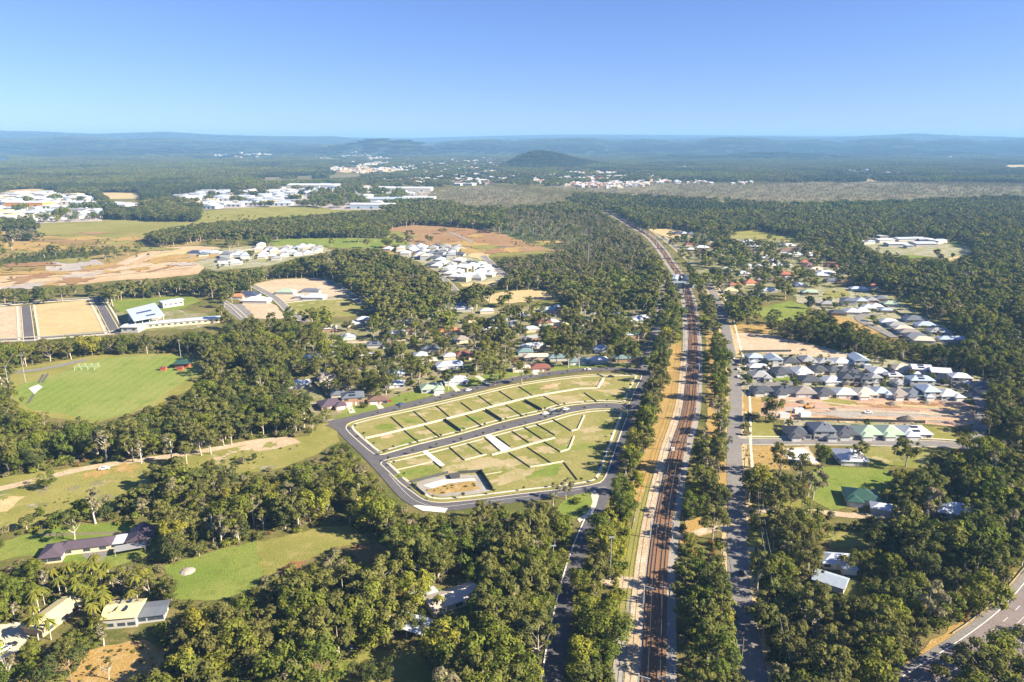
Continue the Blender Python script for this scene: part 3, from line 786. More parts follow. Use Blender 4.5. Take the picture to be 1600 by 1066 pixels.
# worn and greener patches in the turf of the lots, wheel tracks on the earthworks
def blot(name, cx, cy, rx, ry, mat, lift, a=0.0):
    t = np.linspace(0, 2 * math.pi, 44)[:-1]
    k = np.array([R.uniform(.3, 1.5) for _ in t])
    k = (k * 1.4 + np.roll(k, 1) + np.roll(k, -1)) / 3.4
    q = np.stack([np.cos(t) * rx * k, np.sin(t) * ry * k], 1)
    c, s_ = math.cos(a), math.sin(a)
    q = np.stack([cx + q[:, 0] * c - q[:, 1] * s_, cy + q[:, 0] * s_ + q[:, 1] * c], 1)
    return sheet(name, q, mat, 0, world_pts=True, clear=False, lift=lift)
for k, (px, py, rx, ry, mat) in enumerate([(727, 717, 6, 4, 'lot_bare'), (770, 700, 5, 5, 'lot_bare'), (740, 728, 12, 6, 'lot_bare'), (764, 722, 9, 6, 'lot_bare'), (800, 722, 12, 7, 'lot_bare'), (838, 688, 4, 6, 'lot_bare'), (812, 684, 5, 5, 'lot_bare'), (877, 690, 5, 4, 'lot_bare'), (852, 704, 6, 5, 'lot_bare'),
                                       (656, 648, 6, 4, 'lot_bare'), (688, 640, 5, 4, 'lot_bare'), (664, 676, 7, 4, 'lot_bare'), (640, 658, 8, 3, 'lawn'), (600, 668, 7, 5, 'lawn'), (640, 692, 9, 4, 'lawn'), (708, 668, 7, 5, 'lawn'), (605, 682, 5, 4, 'pale_dirt'), (790, 640, 6, 4, 'lot_bare'),
                                       (870, 622, 14, 5, 'lot_bare'), (884, 626, 10, 4, 'lot_bare'), (860, 604, 10, 4, 'pale_dirt'), (910, 600, 9, 4, 'lot_bare'), (955, 612, 12, 5, 'lot_bare'), (938, 600, 5, 5, 'pale_dirt'), (650, 738, 12, 5, 'lawn'), (660, 722, 10, 4, 'lot_bare'), (850, 738, 14, 5, 'lawn'),
                                       (800, 745, 14, 5, 'lot_bare'), (900, 700, 10, 5, 'lawn'), (925, 672, 9, 5, 'lot_bare'), (755, 626, 6, 4, 'lot_bare'), (824, 610, 9, 3, 'lawn'), (740, 655, 6, 4, 'lawn'), (780, 650, 6, 4, 'lot_bare')]):
    x, y = G(px, py)
    blot('worn_patch' if mat != 'lawn' else 'green_patch', x, y, rx, ry, mat, .214 + .0012 * k, R.uniform(-.4, .8))
for pts, w, mat in (([(0, 441), (90, 432), (170, 425), (240, 412), (290, 396), (330, 390)], 5, 'straw_field'), ([(20, 444), (110, 437), (200, 428), (300, 418)], 4, 'sand'), ([(120, 437), (180, 419), (222, 402), (270, 391)], 6, 'sand'), ([(230, 426), (270, 416), (305, 402)], 5, 'brown_field'),
                    ([(1200, 645), (1300, 641), (1400, 645), (1520, 650)], 1.6, 'sand'), ([(1240, 652), (1330, 653), (1430, 656), (1530, 655)], 1.5, 'pale_dirt'), ([(1330, 634), (1400, 634), (1500, 640)], 2.2, 'straw_field'), ([(1235, 627), (1290, 630), (1340, 636)], 1.4, 'sand')):
    q = smooth(GP(pts))
    _layer[0] += 1
    ribbon('wheel_track', q, w, w, (.03 + .0015 * _layer[0]) * max(1, np.linalg.norm(q.mean(0)) / 500), mat)
for k in range(26):
    px = R.uniform(40, 320)
    py = np.interp(px, [0, 130, 210, 330], [440, 424, 410, 394]) + R.uniform(-3, 14)
    x, y = G(px, py)
    blot('soil_patch', x, y, R.uniform(8, 26), R.uniform(8, 30), R.choice(['brown_field', 'sand', 'dry_grass', 'grey_gravel']), .62 + .008 * k)
for k in range(30):
    px, py = R.uniform(1200, 1520), R.uniform(624, 660)
    x, y = G(px, py)
    blot('soil_patch', x, y, R.uniform(3, 12), R.uniform(1.5, 4), R.choice(['brown_field', 'sand', 'red_dirt', 'pale_dirt', 'gravel']), .235 + .003 * k)
for k in range(46):
    px, py = R.uniform(5, 430), 0
    py = R.uniform(np.interp(px, [0, 430], [750, 692]), np.interp(px, [0, 200, 430], [820, 770, 735]))
    x, y = G(px, py)
    blot('grass_patch', x, y, R.uniform(2, 7), R.uniform(2, 6), R.choice(['paddock', 'paddock', 'lot_grass', 'yard', 'dry_grass', 'lot_grass']), .085 + .002 * k)
for k in range(40):
    px, py = R.uniform(0, 300), R.uniform(362, 432)
    if px > 60 and py > np.interp(px, [60, 215, 320], [418, 392, 372]):
        continue
    x, y = G(px, py)
    blot('marsh_patch', x, y, R.uniform(12, 60), R.uniform(10, 30), R.choice(['far_scrub', 'dry_grass', 'marsh', 'paddock', 'brown_field']), .45 + .009 * k)
for k in range(30):
    px, py = R.uniform(605, 860), R.uniform(356, 396)
    x, y = G(px, py)
    blot('field_patch', x, y, R.uniform(12, 45), R.uniform(10, 30), R.choice(['dry_grass', 'brown_field', 'paddock', 'brown_field']), .45 + .009 * k) if py > np.interp(px, [600, 700, 860], [357, 356, 378]) else None
# ------------------------------------------------------------------ buildings
def rect(w, h, name, mat):
    """a framed opening: pane set 4 cm proud of the wall, facing -y"""
    return MB().box(-w / 2, -.04, -h / 2, w / 2, .05, h / 2).mesh(name, MAT[mat])
WINDOW = rect(1.8, 1.2, 'window', 'glass')
WIDE_WINDOW = rect(2.6, 1.3, 'window', 'glass')
DOOR = rect(1.0, 2.1, 'door', 'door_white')
GARAGE = rect(4.8, 2.2, 'garage_door', 'door_white')
PANEL = MB().box(-.5, -.85, 0, .5, .85, .06).mesh('solar_panel', MAT['solar'])
BLOCKED = []         # footprints that keep trees away: (x, y, radius)
LANDMARKS = []       # (x, y, phrase) used when a tree is described by what it stands beside

def at_wall(name, mesh, parent, side, u, z, w, d, oy=0):
    if side == 'f': loc, r = (u, -d / 2 + oy, z), 0
    elif side == 'b': loc, r = (u, d / 2 + oy, z), math.pi
    elif side == 'r': loc, r = (w / 2, u + oy, z), math.pi / 2
    else: loc, r = (-w / 2, u + oy, z), -math.pi / 2
    return put(name, mesh, parent, loc, r)

def house(px, py, w, d, roof, storeys=1, wall=None, rot=0.0, label='', group=None, detail=True, solar=False, gable=False, front='f', wing=None, pitch=23):
    x, y = G(px, py, 3.2 if storeys == 1 else 5)
    t = thing('house', label, 'house', (x, y, 0), math.radians(rot), group)
    h = 2.7 if storeys == 1 else 5.3
    wm = MAT['wall_' + (wall or R.choice(['white', 'brick', 'cream', 'grey', 'white', 'tan']))]
    BLOCKED.append((x, y, max(w, d) * .62))
    mb = MB().box(-w / 2, -d / 2, 0, w / 2, d / 2, h)
    wing = R.choice([-1, 0, 1]) if wing is None else wing
    if not detail:
        wing = 0
    ww, wd = w * .46, 3.2
    if wing:
        wx = wing * (w / 2 - ww / 2)
        mb.box(wx - ww / 2, -d / 2 - wd, 0, wx + ww / 2, -d / 2 - .003, 2.7)
    mb.build('wall', wm, t)
    MB().hip(w, d, h + .12, pitch, gable=gable).build('roof', MAT['roof_' + roof], t)
    rise = (min(w, d) / 2 + .5) * math.tan(math.radians(pitch))
    if wing:
        MB().hip(ww, wd + 4.6, 2.82, 20, x=wx, y=-d / 2 - wd / 2 + 2.3, ov=.4).build('garage_roof', MAT['roof_' + roof], t)
    if detail:
        fy = -wd if wing else 0
        put('garage_door', GARAGE, t, (wx if wing else -w * .22, -d / 2 + fy, 1.15)) if w > 10 else None
        put('door', DOOR, t, ((-wing * w * .12) if wing else w * .12, -d / 2, 1.08))
        for z in ((1.5,) if storeys == 1 else (1.5, 4.2)):
            for u in ((-.3, .3) if z > 2 else ((-wing * .36,) if wing else (.36,))):
                at_wall('window', WIDE_WINDOW, t, 'f', u * w, z, w, d)
            for u in (-.28, .05, .33):
                at_wall('window', WINDOW, t, 'r', u * d, z, w, d)
            at_wall('window', WINDOW, t, 'l', -.2 * d, z, w, d)
            at_wall('window', WIDE_WINDOW, t, 'b', .2 * w, z, w, d)
    if solar:
        a = math.atan(math.tan(math.radians(pitch)))
        for k in range(4):
            for j in range(2):
                u = -2.1 + k * 1.05
                s = .30 + j * .0
                xx = (min(w, d) / 2 + .5) * (.62 - .42 * j)
                put('solar_panel', PANEL, t, (xx, u, h + .12 + rise * (1 - xx / (min(w, d) / 2 + .5)) + .08), (0, a, math.pi / 2 * 0)) if d >= w else \
                    put('solar_panel', PANEL, t, (u, -xx, h + .12 + rise * (1 - xx / (min(w, d) / 2 + .5)) + .08), (a, 0, 0))
    return t

ORD = ['first', 'second', 'third', 'fourth', 'fifth', 'sixth', 'seventh', 'eighth', 'ninth', 'tenth', 'eleventh', 'twelfth', 'thirteenth', 'fourteenth', 'fifteenth', 'sixteenth', 'seventeenth', 'eighteenth', 'nineteenth', 'twentieth', 'twenty-first', 'twenty-second', 'twenty-third', 'twenty-fourth', 'twenty-fifth', 'twenty-sixth', 'twenty-seventh', 'twenty-eighth', 'twenty-ninth', 'thirtieth', 'thirty-first', 'thirty-second']
ROWS = [
    ('estate row along the sand lot', [(1178, 557, 11, 10, 'steel', 2), (1208, 560, 11, 11, 'steel', 2), (1234, 562, 12, 12, 'charcoal', 1), (1261, 560, 11, 14, 'grey', 1), (1287, 563, 12, 12, 'grey', 1),
      (1313, 563, 14, 13, 'white', 1), (1341, 560, 11, 15, 'steel', 2), (1408, 573, 14, 12, 'beige', 1), (1438, 575, 13, 10, 'white', 2), (1468, 580, 13, 10, 'white', 2), (1499, 588, 13, 10, 'white', 2), (1538, 601, 15, 13, 'charcoal', 1)]),
    ('estate row behind the inner street', [(1184, 571, 14, 8, 'white', 1), (1220, 578, 13, 14, 'charcoal', 1), (1252, 578, 13, 14, 'white', 1), (1278, 575, 11, 12, 'charcoal', 1), (1300, 575, 9, 10, 'charcoal', 1),
      (1316, 576, 8, 11, 'charcoal', 1), (1333, 577, 9, 10, 'charcoal', 1), (1371, 578, 12, 13, 'white', 1), (1394, 584, 12, 9, 'white', 1)]),
    ('estate row along the inner street', [(1186, 584, 13, 13, 'grey', 1), (1265, 591, 14, 12, 'charcoal', 1), (1300, 592, 14, 12, 'white', 1), (1321, 589, 8, 10, 'charcoal', 2), (1336, 588, 7, 10, 'charcoal', 2), (1350, 590, 8, 10, 'charcoal', 2),
      (1365, 588, 8, 10, 'grey', 2), (1404, 595, 8, 8, 'grey', 1), (1437, 592, 16, 10, 'steel', 2)]),
    ('row backing onto the red earthworks', [(1190, 607, 14, 10, 'charcoal', 1), (1222, 608, 13, 13, 'charcoal', 1), (1255, 609, 14, 14, 'taupe', 1), (1287, 610, 13, 13, 'charcoal', 1), (1318, 611, 14, 13, 'white', 1), (1349, 611, 14, 14, 'beige', 1),
      (1375, 609, 11, 12, 'steel', 1), (1402, 612, 12, 13, 'taupe', 1), (1424, 612, 12, 13, 'slate', 1), (1449, 608, 11, 14, 'steel', 2), (1479, 613, 14, 13, 'white', 1)]),
    ('row facing the side street', [(1245, 672, 12, 14, 'charcoal', 1), (1283, 668, 12, 14, 'slate', 2), (1319, 671, 12, 14, 'charcoal', 1), (1354, 671, 13, 14, 'palegreen', 1), (1388, 671, 13, 14, 'palegreen', 1), (1427, 671, 16, 13, 'white', 1)]),
]
for ri, (where, lst) in enumerate(ROWS):
    for k, (px, py, w, d, roof, st) in enumerate(lst):
        house(px, py, w, d, roof, st, rot=R.uniform(-3, 3) - (10 if (ri == 0 and k > 7) else 0), wall='white' if ri == 4 or R.random() < .5 else None, gable=(st == 2 and R.random() < .3),
              label=f'{ROOF_WORDS[roof]}-roofed {"two-storey " if st == 2 else ""}house, {ORD[k]} from the road in the {where}', group='houses in the rows of the eastern estate',
              solar=R.random() < .3)
house(1328, 710, 14, 16, 'white', 1, wall='white', label='lone white-roofed house south of the side street, beside a concrete slab', rot=-4, solar=True)
house(1346, 771, 15, 12, 'green', 1, wall='white', rot=-14, label='dark green roofed house half hidden by trees behind the square lawn')
house(1378, 790, 9, 7, 'white', 1, wall='white', rot=-20, label='small white outbuilding among palms beside the green-roofed house', detail=False)
house(1487, 792, 14, 12, 'bluewhite', 1, wall='grey', rot=-15, label='pale blue roof half hidden by trees at the end of the dirt driveway')
house(1307, 871, 12, 8, 'bluewhite', 1, wall='cream', rot=-8, label='low pale blue roofed house between tall gums and a yellow clearing')
house(1298, 903, 11, 8, 'steel', 1, wall='grey', rot=-35, gable=True, label='blue-white shed roof glimpsed through dense gums by the road', detail=False)
LANDMARKS += [(*G(1328, 710), 'the lone white-roofed house'), (*G(1346, 771), 'the green-roofed house'), (*G(1487, 790), 'the pale blue roof'), (*G(1300, 885), 'the two blue-white roofs')]
s = MB().box(-7, -9, 0, 7, 9, .35).build('concrete_slab', MAT['concrete_white'], label='bare white concrete house slab on a dirt lot by the side street', category='slab')
s.location = (*G(1248, 713), 0)
BLOCKED.append((*G(1248, 713), 10))

UP = [(1265, 455, 17, 12, 'palegreen'), (1276, 471, 15, 11, 'taupe'), (1292, 473, 13, 10, 'grey'), (1325, 469, 13, 13, 'slate'), (1345, 468, 12, 13, 'steel'), (1361, 467, 12, 13, 'grey'), (1376, 465, 13, 11, 'slate'), (1342, 450, 19, 9, 'bluewhite'),
      (1367, 445, 12, 10, 'brick'), (1309, 487, 15, 11, 'charcoal'), (1331, 485, 14, 14, 'white'), (1345, 484, 14, 14, 'white'), (1356, 479, 14, 13, 'bluewhite'), (1368, 477, 13, 12, 'white'), (1391, 473, 15, 11, 'palegreen'), (1385, 483, 12, 8, 'steel'),
      (1388, 501, 16, 12, 'white'), (1400, 506, 15, 12, 'grey'), (1411, 512, 17, 11, 'beige'), (1420, 517, 17, 11, 'taupe'), (1430, 523, 17, 11, 'slate'), (1441, 529, 17, 11, 'beige'), (1428, 497, 18, 14, 'slate'), (1446, 506, 17, 12, 'steel'),
      (1467, 516, 18, 12, 'grey'), (1482, 528, 17, 9, 'steel'), (1500, 528, 15, 9, 'steel')]
for k, (px, py, w, d, roof) in enumerate(UP):
    rf = 'terracotta' if roof == 'brick' else roof
    side = 'west of' if px < 1385 else 'east of'
    house(px, py, w, d, rf, 2 if k in (3, 8) else 1, rot=-8, wing=0, detail=False, label=f'{ROOF_WORDS[rf]}-roofed house, {ORD[sum(1 for q in UP[:k] if q[4] == roof)]} of its colour, in the creekside estate', group='houses of the estate behind the creek trees')
LANDMARKS.append((*G(1400, 500), 'the estate behind the creek'))

UR = [(1060, 364, 18, 14, 'navy'), (1069, 364, 12, 14, 'white'), (1080, 365, 16, 14, 'slate'), (1090, 365, 12, 14, 'white'), (1076, 381, 14, 12, 'red'), (1098, 392, 16, 12, 'red'), (1081, 389, 16, 10, 'white'), (1097, 386, 22, 12, 'white'),
      (1116, 386, 16, 12, 'terracotta'), (1127, 389, 20, 12, 'slate'), (1150, 388, 16, 12, 'white'), (1160, 390, 14, 12, 'grey'), (1169, 377, 20, 14, 'white'), (1178, 384, 22, 14, 'white'), (1185, 391, 20, 12, 'slate'), (1231, 383, 24, 14, 'white'),
      (1228, 391, 24, 12, 'brown'), (1238, 390, 16, 12, 'red'), (1241, 397, 26, 14, 'white'), (1262, 397, 20, 14, 'white'), (1275, 399, 20, 12, 'white'), (1290, 401, 14, 12, 'grey'), (1259, 409, 16, 12, 'terracotta'), (1264, 414, 16, 14, 'brown'),
      (1302, 413, 20, 14, 'red'), (1310, 415, 14, 12, 'terracotta'), (1275, 420, 20, 12, 'beige'), (1290, 425, 22, 12, 'white'), (1283, 429, 18, 12, 'bluewhite'), (1132, 427, 14, 12, 'slate'), (1161, 426, 14, 12, 'white'), (1148, 443, 15, 13, 'terracotta'),
      (1172, 440, 15, 13, 'terracotta'), (1190, 436, 14, 12, 'taupe'), (1211, 437, 15, 12, 'brown'), (1227, 427, 16, 14, 'terracotta'), (1229, 434, 14, 10, 'taupe'), (1140, 453, 16, 12, 'cream'), (1176, 462, 14, 10, 'steel'), (1197, 402, 14, 12, 'white'),
      (1212, 406, 14, 8, 'white'), (1130, 420, 18, 8, 'white'), (1294, 393, 12, 10, 'white'), (1300, 437, 16, 10, 'slate'), (1318, 440, 16, 10, 'brown'), (1250, 444, 14, 10, 'bluewhite'), (1148, 404, 14, 10, 'white'), (1118, 396, 20, 9, 'white'), (1200, 452, 18, 10, 'bluewhite'), (1110, 378, 14, 10, 'grey')]
UR += [(1170 + k * 9.6, 414.5 - k * .3, 11, 13, 'white') for k in range(7)]
for k, (px, py, w, d, roof) in enumerate(UR):
    if k >= 50:
        lab = f'white-roofed unit, {ORD[k - 50]} from the west in the tight white terrace'
    else:
        lab = f'{ROOF_WORDS[roof]}-roofed house, {ORD[sum(1 for q in UR[:k] if q[4] == roof)]} of its colour, in the suburb east of the station'
    house(px, py, w, d, roof, 1, rot=R.uniform(-14, 14), detail=False, label=lab, group='houses in the leafy suburb east of the station', pitch=25)
LANDMARKS.append((*G(1180, 425), 'the suburb east of the station'))

LM = [(468, 597, 14, 10, 'white', 1, 8), (517, 628, 15, 12, 'plum', 1, 28), (551, 618, 14, 11, 'slate', 2, 14), (528, 613, 9, 9, 'slate', 1, 14), (591, 622, 13, 8, 'brown', 1, 8), (617, 597, 13, 9, 'bluewhite', 1, 8), (674, 603, 15, 11, 'palegreen', 1, 14),
      (711, 592, 16, 11, 'bluewhite', 1, 14), (702, 568, 20, 11, 'bluewhite', 1, 14), (702, 554, 9, 8, 'white', 1, 10), (657, 553, 10, 10, 'bluewhite', 1, 10), (668, 562, 14, 8, 'beige', 1, 20), (723, 551, 12, 8, 'red', 1, 25), (743, 554, 12, 8, 'red', 1, 14),
      (672, 543, 14, 10, 'slate', 1, 10), (587, 536, 14, 10, 'slate', 1, 8), (612, 537, 14, 10, 'brown', 1, 8), (569, 552, 12, 10, 'white', 1, 10), (488, 556, 13, 9, 'bluewhite', 1, 10), (514, 534, 13, 9, 'cream', 1, 10), (424, 531, 12, 8, 'terracotta', 1, 10),
      (442, 536, 10, 8, 'brown', 1, 10), (466, 525, 13, 9, 'white', 1, 10), (516, 511, 12, 9, 'white', 1, 10), (622, 518, 13, 9, 'steel', 1, 10), (648, 514, 18, 11, 'brown', 1, 10), (702, 515, 18, 11, 'orange', 1, 10), (711, 476, 22, 11, 'slate', 1, 6),
      (726, 481, 16, 9, 'white', 1, 6), (671, 492, 12, 9, 'steel', 1, 8), (843, 572, 15, 10, 'red', 1, 8), (815, 573, 14, 8, 'beige', 1, 8), (838, 555, 20, 8, 'straw', 1, 8), (832, 526, 18, 8, 'grey', 1, 25), (833, 538, 20, 8, 'white', 1, 25),
      (820, 547, 12, 9, 'teal', 1, 10), (850, 502, 14, 10, 'red', 1, 20), (862, 501, 12, 9, 'white', 1, 20), (878, 506, 12, 9, 'cream', 1, 20), (802, 504, 12, 9, 'white', 1, 10), (766, 513, 13, 8, 'white', 1, 10), (990, 520, 14, 11, 'green', 1, 8),
      (976, 521, 12, 10, 'bluewhite', 1, 8), (1003, 495, 18, 9, 'white', 1, 15), (994, 499, 14, 8, 'white', 1, 15), (978, 557, 18, 9, 'teal', 1, 6), (905, 562, 16, 9, 'teal', 1, 6), (870, 556, 14, 9, 'teal', 1, 8), (935, 560, 14, 9, 'white', 1, 6),
      (912, 497, 13, 9, 'teal', 1, 8), (855, 482, 14, 9, 'steel', 1, 8), (875, 478, 12, 8, 'white', 1, 8), (760, 484, 13, 9, 'white', 1, 8), (640, 500, 12, 8, 'palegreen', 1, 8), (930, 485, 12, 8, 'white', 1, 8), (568, 497, 12, 9, 'white', 1, 8), (960, 488, 12, 8, 'palegreen', 1, 8)]
NEARBY = {0: 'with a blue tarpaulin, behind a small lawn', 1: 'with a dark L-shaped roof at the street corner', 2: 'with tan brick walls near the street corner', 6: 'facing the new street across a lawn', 7: 'with a brick-paved drive off the new street',
          8: 'with a long roof behind the paved drive', 30: 'with a bare front yard on the new street', 26: 'glowing orange among dark trees', 41: 'near the shaded road by the railway'}
for k, (px, py, w, d, roof, st, rot) in enumerate(LM):
    rf = 'beige' if roof == 'straw' else roof
    nth = sum(1 for i_, q in enumerate(LM[:k]) if i_ not in NEARBY and (q[4] == roof or (q[4] in ('straw', 'beige') and rf == 'beige')))
    lab = f'{ROOF_WORDS[rf]}-roofed house {NEARBY[k]}' if k in NEARBY else f'{ROOF_WORDS[rf]}-roofed house, {ORD[nth]} of its colour, in the wooded old suburb'
    house(px, py, w, d, rf, st, rot=rot, label=lab, group=None if k in NEARBY else 'houses in the wooded old suburb', detail=py > 560, wing=0 if k not in (1, 6) else 1, wall='brick' if k in (2, 4, 30) else None, solar=k in (2, 15, 27))
LANDMARKS += [(*G(517, 630), 'the plum-roofed corner house'), (*G(690, 590), 'the houses on the new street'), (*G(840, 570), 'the red-roofed house'), (*G(990, 520), 'the green-roofed cottage')]

def fill(poly, n, sizes, roofs, mn, name, wher, group, rot=(-10, 10), tall=False):
    P = GP(poly)
    placed, tries = [], 0
    while len(placed) < n and tries < 9000:
        tries += 1
        x, y = R.uniform(P[:, 0].min(), P[:, 0].max()), R.uniform(P[:, 1].min(), P[:, 1].max())
        if not inside(P, np.array([x]), np.array([y]))[0]:
            continue
        w, d = R.uniform(*sizes[0]), R.uniform(*sizes[1])
        r = (w + d) / 4 * mn
        if any((x - a) ** 2 + (y - b) ** 2 < (r + c) ** 2 for a, b, c in placed):
            continue
        placed.append((x, y, r))
        yield x, y, w, d, R.choice(roofs), math.radians(R.uniform(*rot))

def cell(poly, x, y):
    q = GP(poly)
    x0, x1, y0, y1 = q[:, 0].min(), q[:, 0].max(), q[:, 1].min(), q[:, 1].max()
    return ['front', 'middle', 'back'][min(2, int(3 * (y - y0) / (y1 - y0)))], ['western', 'central', 'eastern'][min(2, int(3 * (x - x0) / (x1 - x0)))]

def far_house(x, y, w, d, roof, rot, label, group, st=1):
    t = thing('house', label, 'house', (x, y, 0), rot, group)
    h = 2.9 * st
    MB().box(-w / 2, -d / 2, 0, w / 2, d / 2, h).build('wall', MAT['wall_' + R.choice(['grey', 'cream', 'grey', 'tan', 'white'])], t)
    MB().hip(w, d, h + .1, 24).build('roof', MAT['roof_' + roof], t)
    BLOCKED.append((x, y, max(w, d) * .6))

for poly, n, roofs, rot, where in (
        ([(395, 387), (500, 386), (502, 396), (430, 408), (400, 402)], 24, ['white', 'white', 'grey', 'bluewhite', 'slate'], (0, 25), 'far western estate'),
        ([(316, 398), (390, 397), (398, 416), (330, 422)], 10, ['white', 'slate', 'white', 'steel'], (0, 25), 'half-built western estate'),
        ([(603, 391), (660, 385), (718, 387), (722, 402), (690, 409), (655, 404)], 38, ['white', 'bluewhite', 'grey', 'slate', 'grey', 'beige', 'charcoal'], (-10, 10), 'estate below the brown field'),
        ([(672, 414), (722, 410), (752, 414), (775, 434), (715, 440)], 26, ['white', 'white', 'grey', 'bluewhite', 'slate'], (-25, -10), 'estate beside the pond road')):
    cnt = {}
    for x, y, w, d, roof, rot_ in fill(poly, n, ((11, 15), (13, 18)), roofs, 1.02, 'house', where, where, rot):
        far_house(x, y, w, d, roof, rot_, '{0}-roofed house at the {1}, {2} part of the {3}'.format(ROOF_WORDS[roof], *cell(poly, x, y), where), f'houses in the {where}', 2 if R.random() < .2 else 1)
OSUB = [(475, 640), (470, 560), (560, 505), (700, 485), (860, 485), (1000, 490), (1005, 560), (860, 566), (720, 590), (600, 625), (540, 600)]
k = 0
for x, y, w, d, roof, rot_ in fill(OSUB, 60, ((11, 15), (9, 12)), ['white', 'grey', 'bluewhite', 'terracotta', 'brown', 'slate', 'beige', 'taupe', 'steel', 'red'], 1.2, '', '', '', (0, 30)):
    if k >= 16 or any((x - a) ** 2 + (y - b) ** 2 < (r + 11) ** 2 for a, b, r in BLOCKED):
        continue
    k += 1
    far_house(x, y, w, d, roof, rot_, '{0}-roofed old house at the {1}, {2} part of the wooded suburb'.format(ROOF_WORDS[roof], *cell(OSUB, x, y)), 'old houses scattered through the wooded suburb')
for px, py, w, d, roof, lab in ((305, 394, 20, 12, 'navy', 'navy-roofed new house alone at the edge of the pale earthworks'), (325, 394, 30, 14, 'steel', 'long blue-grey roofed house beside the pale earthworks'), (735, 412, 26, 14, 'navy', 'wide navy-roofed house on the pond road corner'),
                              (388, 460, 22, 16, 'navy', 'navy-roofed house beside the school car park'), (402, 468, 26, 14, 'white', 'long white-roofed house beside the school car park'), (447, 455, 20, 12, 'palegreen', 'pale green roofed house among building lots'),
                              (492, 463, 22, 14, 'bluewhite', 'pale blue roofed house with garage on the building lots'), (486, 453, 20, 8, 'slate', 'slate-roofed house furthest back on the building lots'), (467, 462, 8, 6, 'white', 'tiny white site shed on the building lots'), (372, 462, 14, 10, 'orange', 'orange-roofed cottage under the trees by the school')):
    x, y = G(px, py, 3)
    far_house(x, y, w, d, roof, math.radians(-4), lab, None)

# warehouses of the industrial estate
def warehouse(x, y, w, d, roof, rot, label, group=None, h=8, wall='white'):
    t = thing('warehouse', label, 'warehouse', (x, y, 0), rot, group)
    MB().box(-w / 2, -d / 2, 0, w / 2, d / 2, h).build('wall', MAT['wall_' + wall], t)
    MB().hip(w, d, h + .15, 7, gable=True, ov=.6).build('roof', MAT['roof_' + roof], t)
    if w > 30:
        for u in (-.3, 0, .3):
            put('roller_door', ROLLER, t, (u * w, -d / 2, 2.6))
    BLOCKED.append((x, y, max(w, d) * .6))
ROLLER = rect(5, 5, 'roller_door', 'glass')
for px, py, w, d, roof, wall, lab in ((45, 319, 100, 40, 'white', 'orange', 'white warehouse with a long orange front wall in the industrial estate'), (138, 319, 70, 40, 'white', 'blue', 'white warehouse with a blue end wall beside the tree belt'),
                                      (216, 327, 60, 40, 'white', 'brick', 'white warehouse with a rust-red front beyond the tree belt'), (185, 322, 60, 40, 'white', 'white', 'big white warehouse beyond the double tree belt'),
                                      (583, 322, 105, 45, 'white', 'blue', 'largest white warehouse with a striped blue front at the meadow edge'), (610, 313, 95, 60, 'steel', 'white', 'blue-grey roofed warehouse behind the largest one'),
                                      (640, 296, 150, 60, 'white', 'white', 'very long white warehouse at the back of the estate'), (490, 291, 170, 70, 'white', 'white', 'very long white warehouse among tall trees'), (655, 311, 90, 36, 'white', 'white', 'low white sheds beside the dark forest edge')):
    x, y = G(px, py, 5)
    MAT.setdefault('wall_orange', MAT['orange_paint'])
    warehouse(x, y, w, d, roof, math.radians(-3), lab, None, 10, wall)
for poly, n, where in (([(-30, 313), (30, 301), (150, 309), (164, 330), (158, 344), (60, 347), (-30, 347)], 78, 'western industrial estate'), ([(0, 302), (95, 302), (60, 307), (0, 307)], 6, 'lots behind the western estate'),
                       ([(172, 318), (212, 318), (226, 330), (186, 332)], 4, 'yard beyond the double tree belt'), ([(268, 306), (330, 298), (440, 299), (462, 306), (460, 320), (330, 326), (300, 320)], 70, 'central industrial estate'),
                       ([(425, 296), (520, 289), (640, 294), (660, 306), (600, 320), (520, 316)], 40, 'eastern industrial estate')):
    for x, y, w, d, roof, rot in fill(poly, n, ((18, 48), (22, 55)), ['white'] * 4 + ['bluewhite', 'bluewhite', 'grey', 'cream', 'steel'], 1.0, '', '', '', (-8, 8)):
        if any((x - a) ** 2 + (y - b) ** 2 < (r * .8 + (w + d) / 4) ** 2 for a, b, r in BLOCKED[-140:] if r > 25):
            continue
        sz = 'small' if w * d < 1100 else 'large'
        warehouse(x, y, w, d, roof, rot, '{0} {1}-roofed warehouse, {2} {3} part of {4}'.format(sz, ROOF_WORDS[roof], *cell(poly, x, y), where), f'warehouses of the {where}', R.uniform(4.5, 7), R.choice(['white', 'grey', 'grey', 'cream', 'blue']))

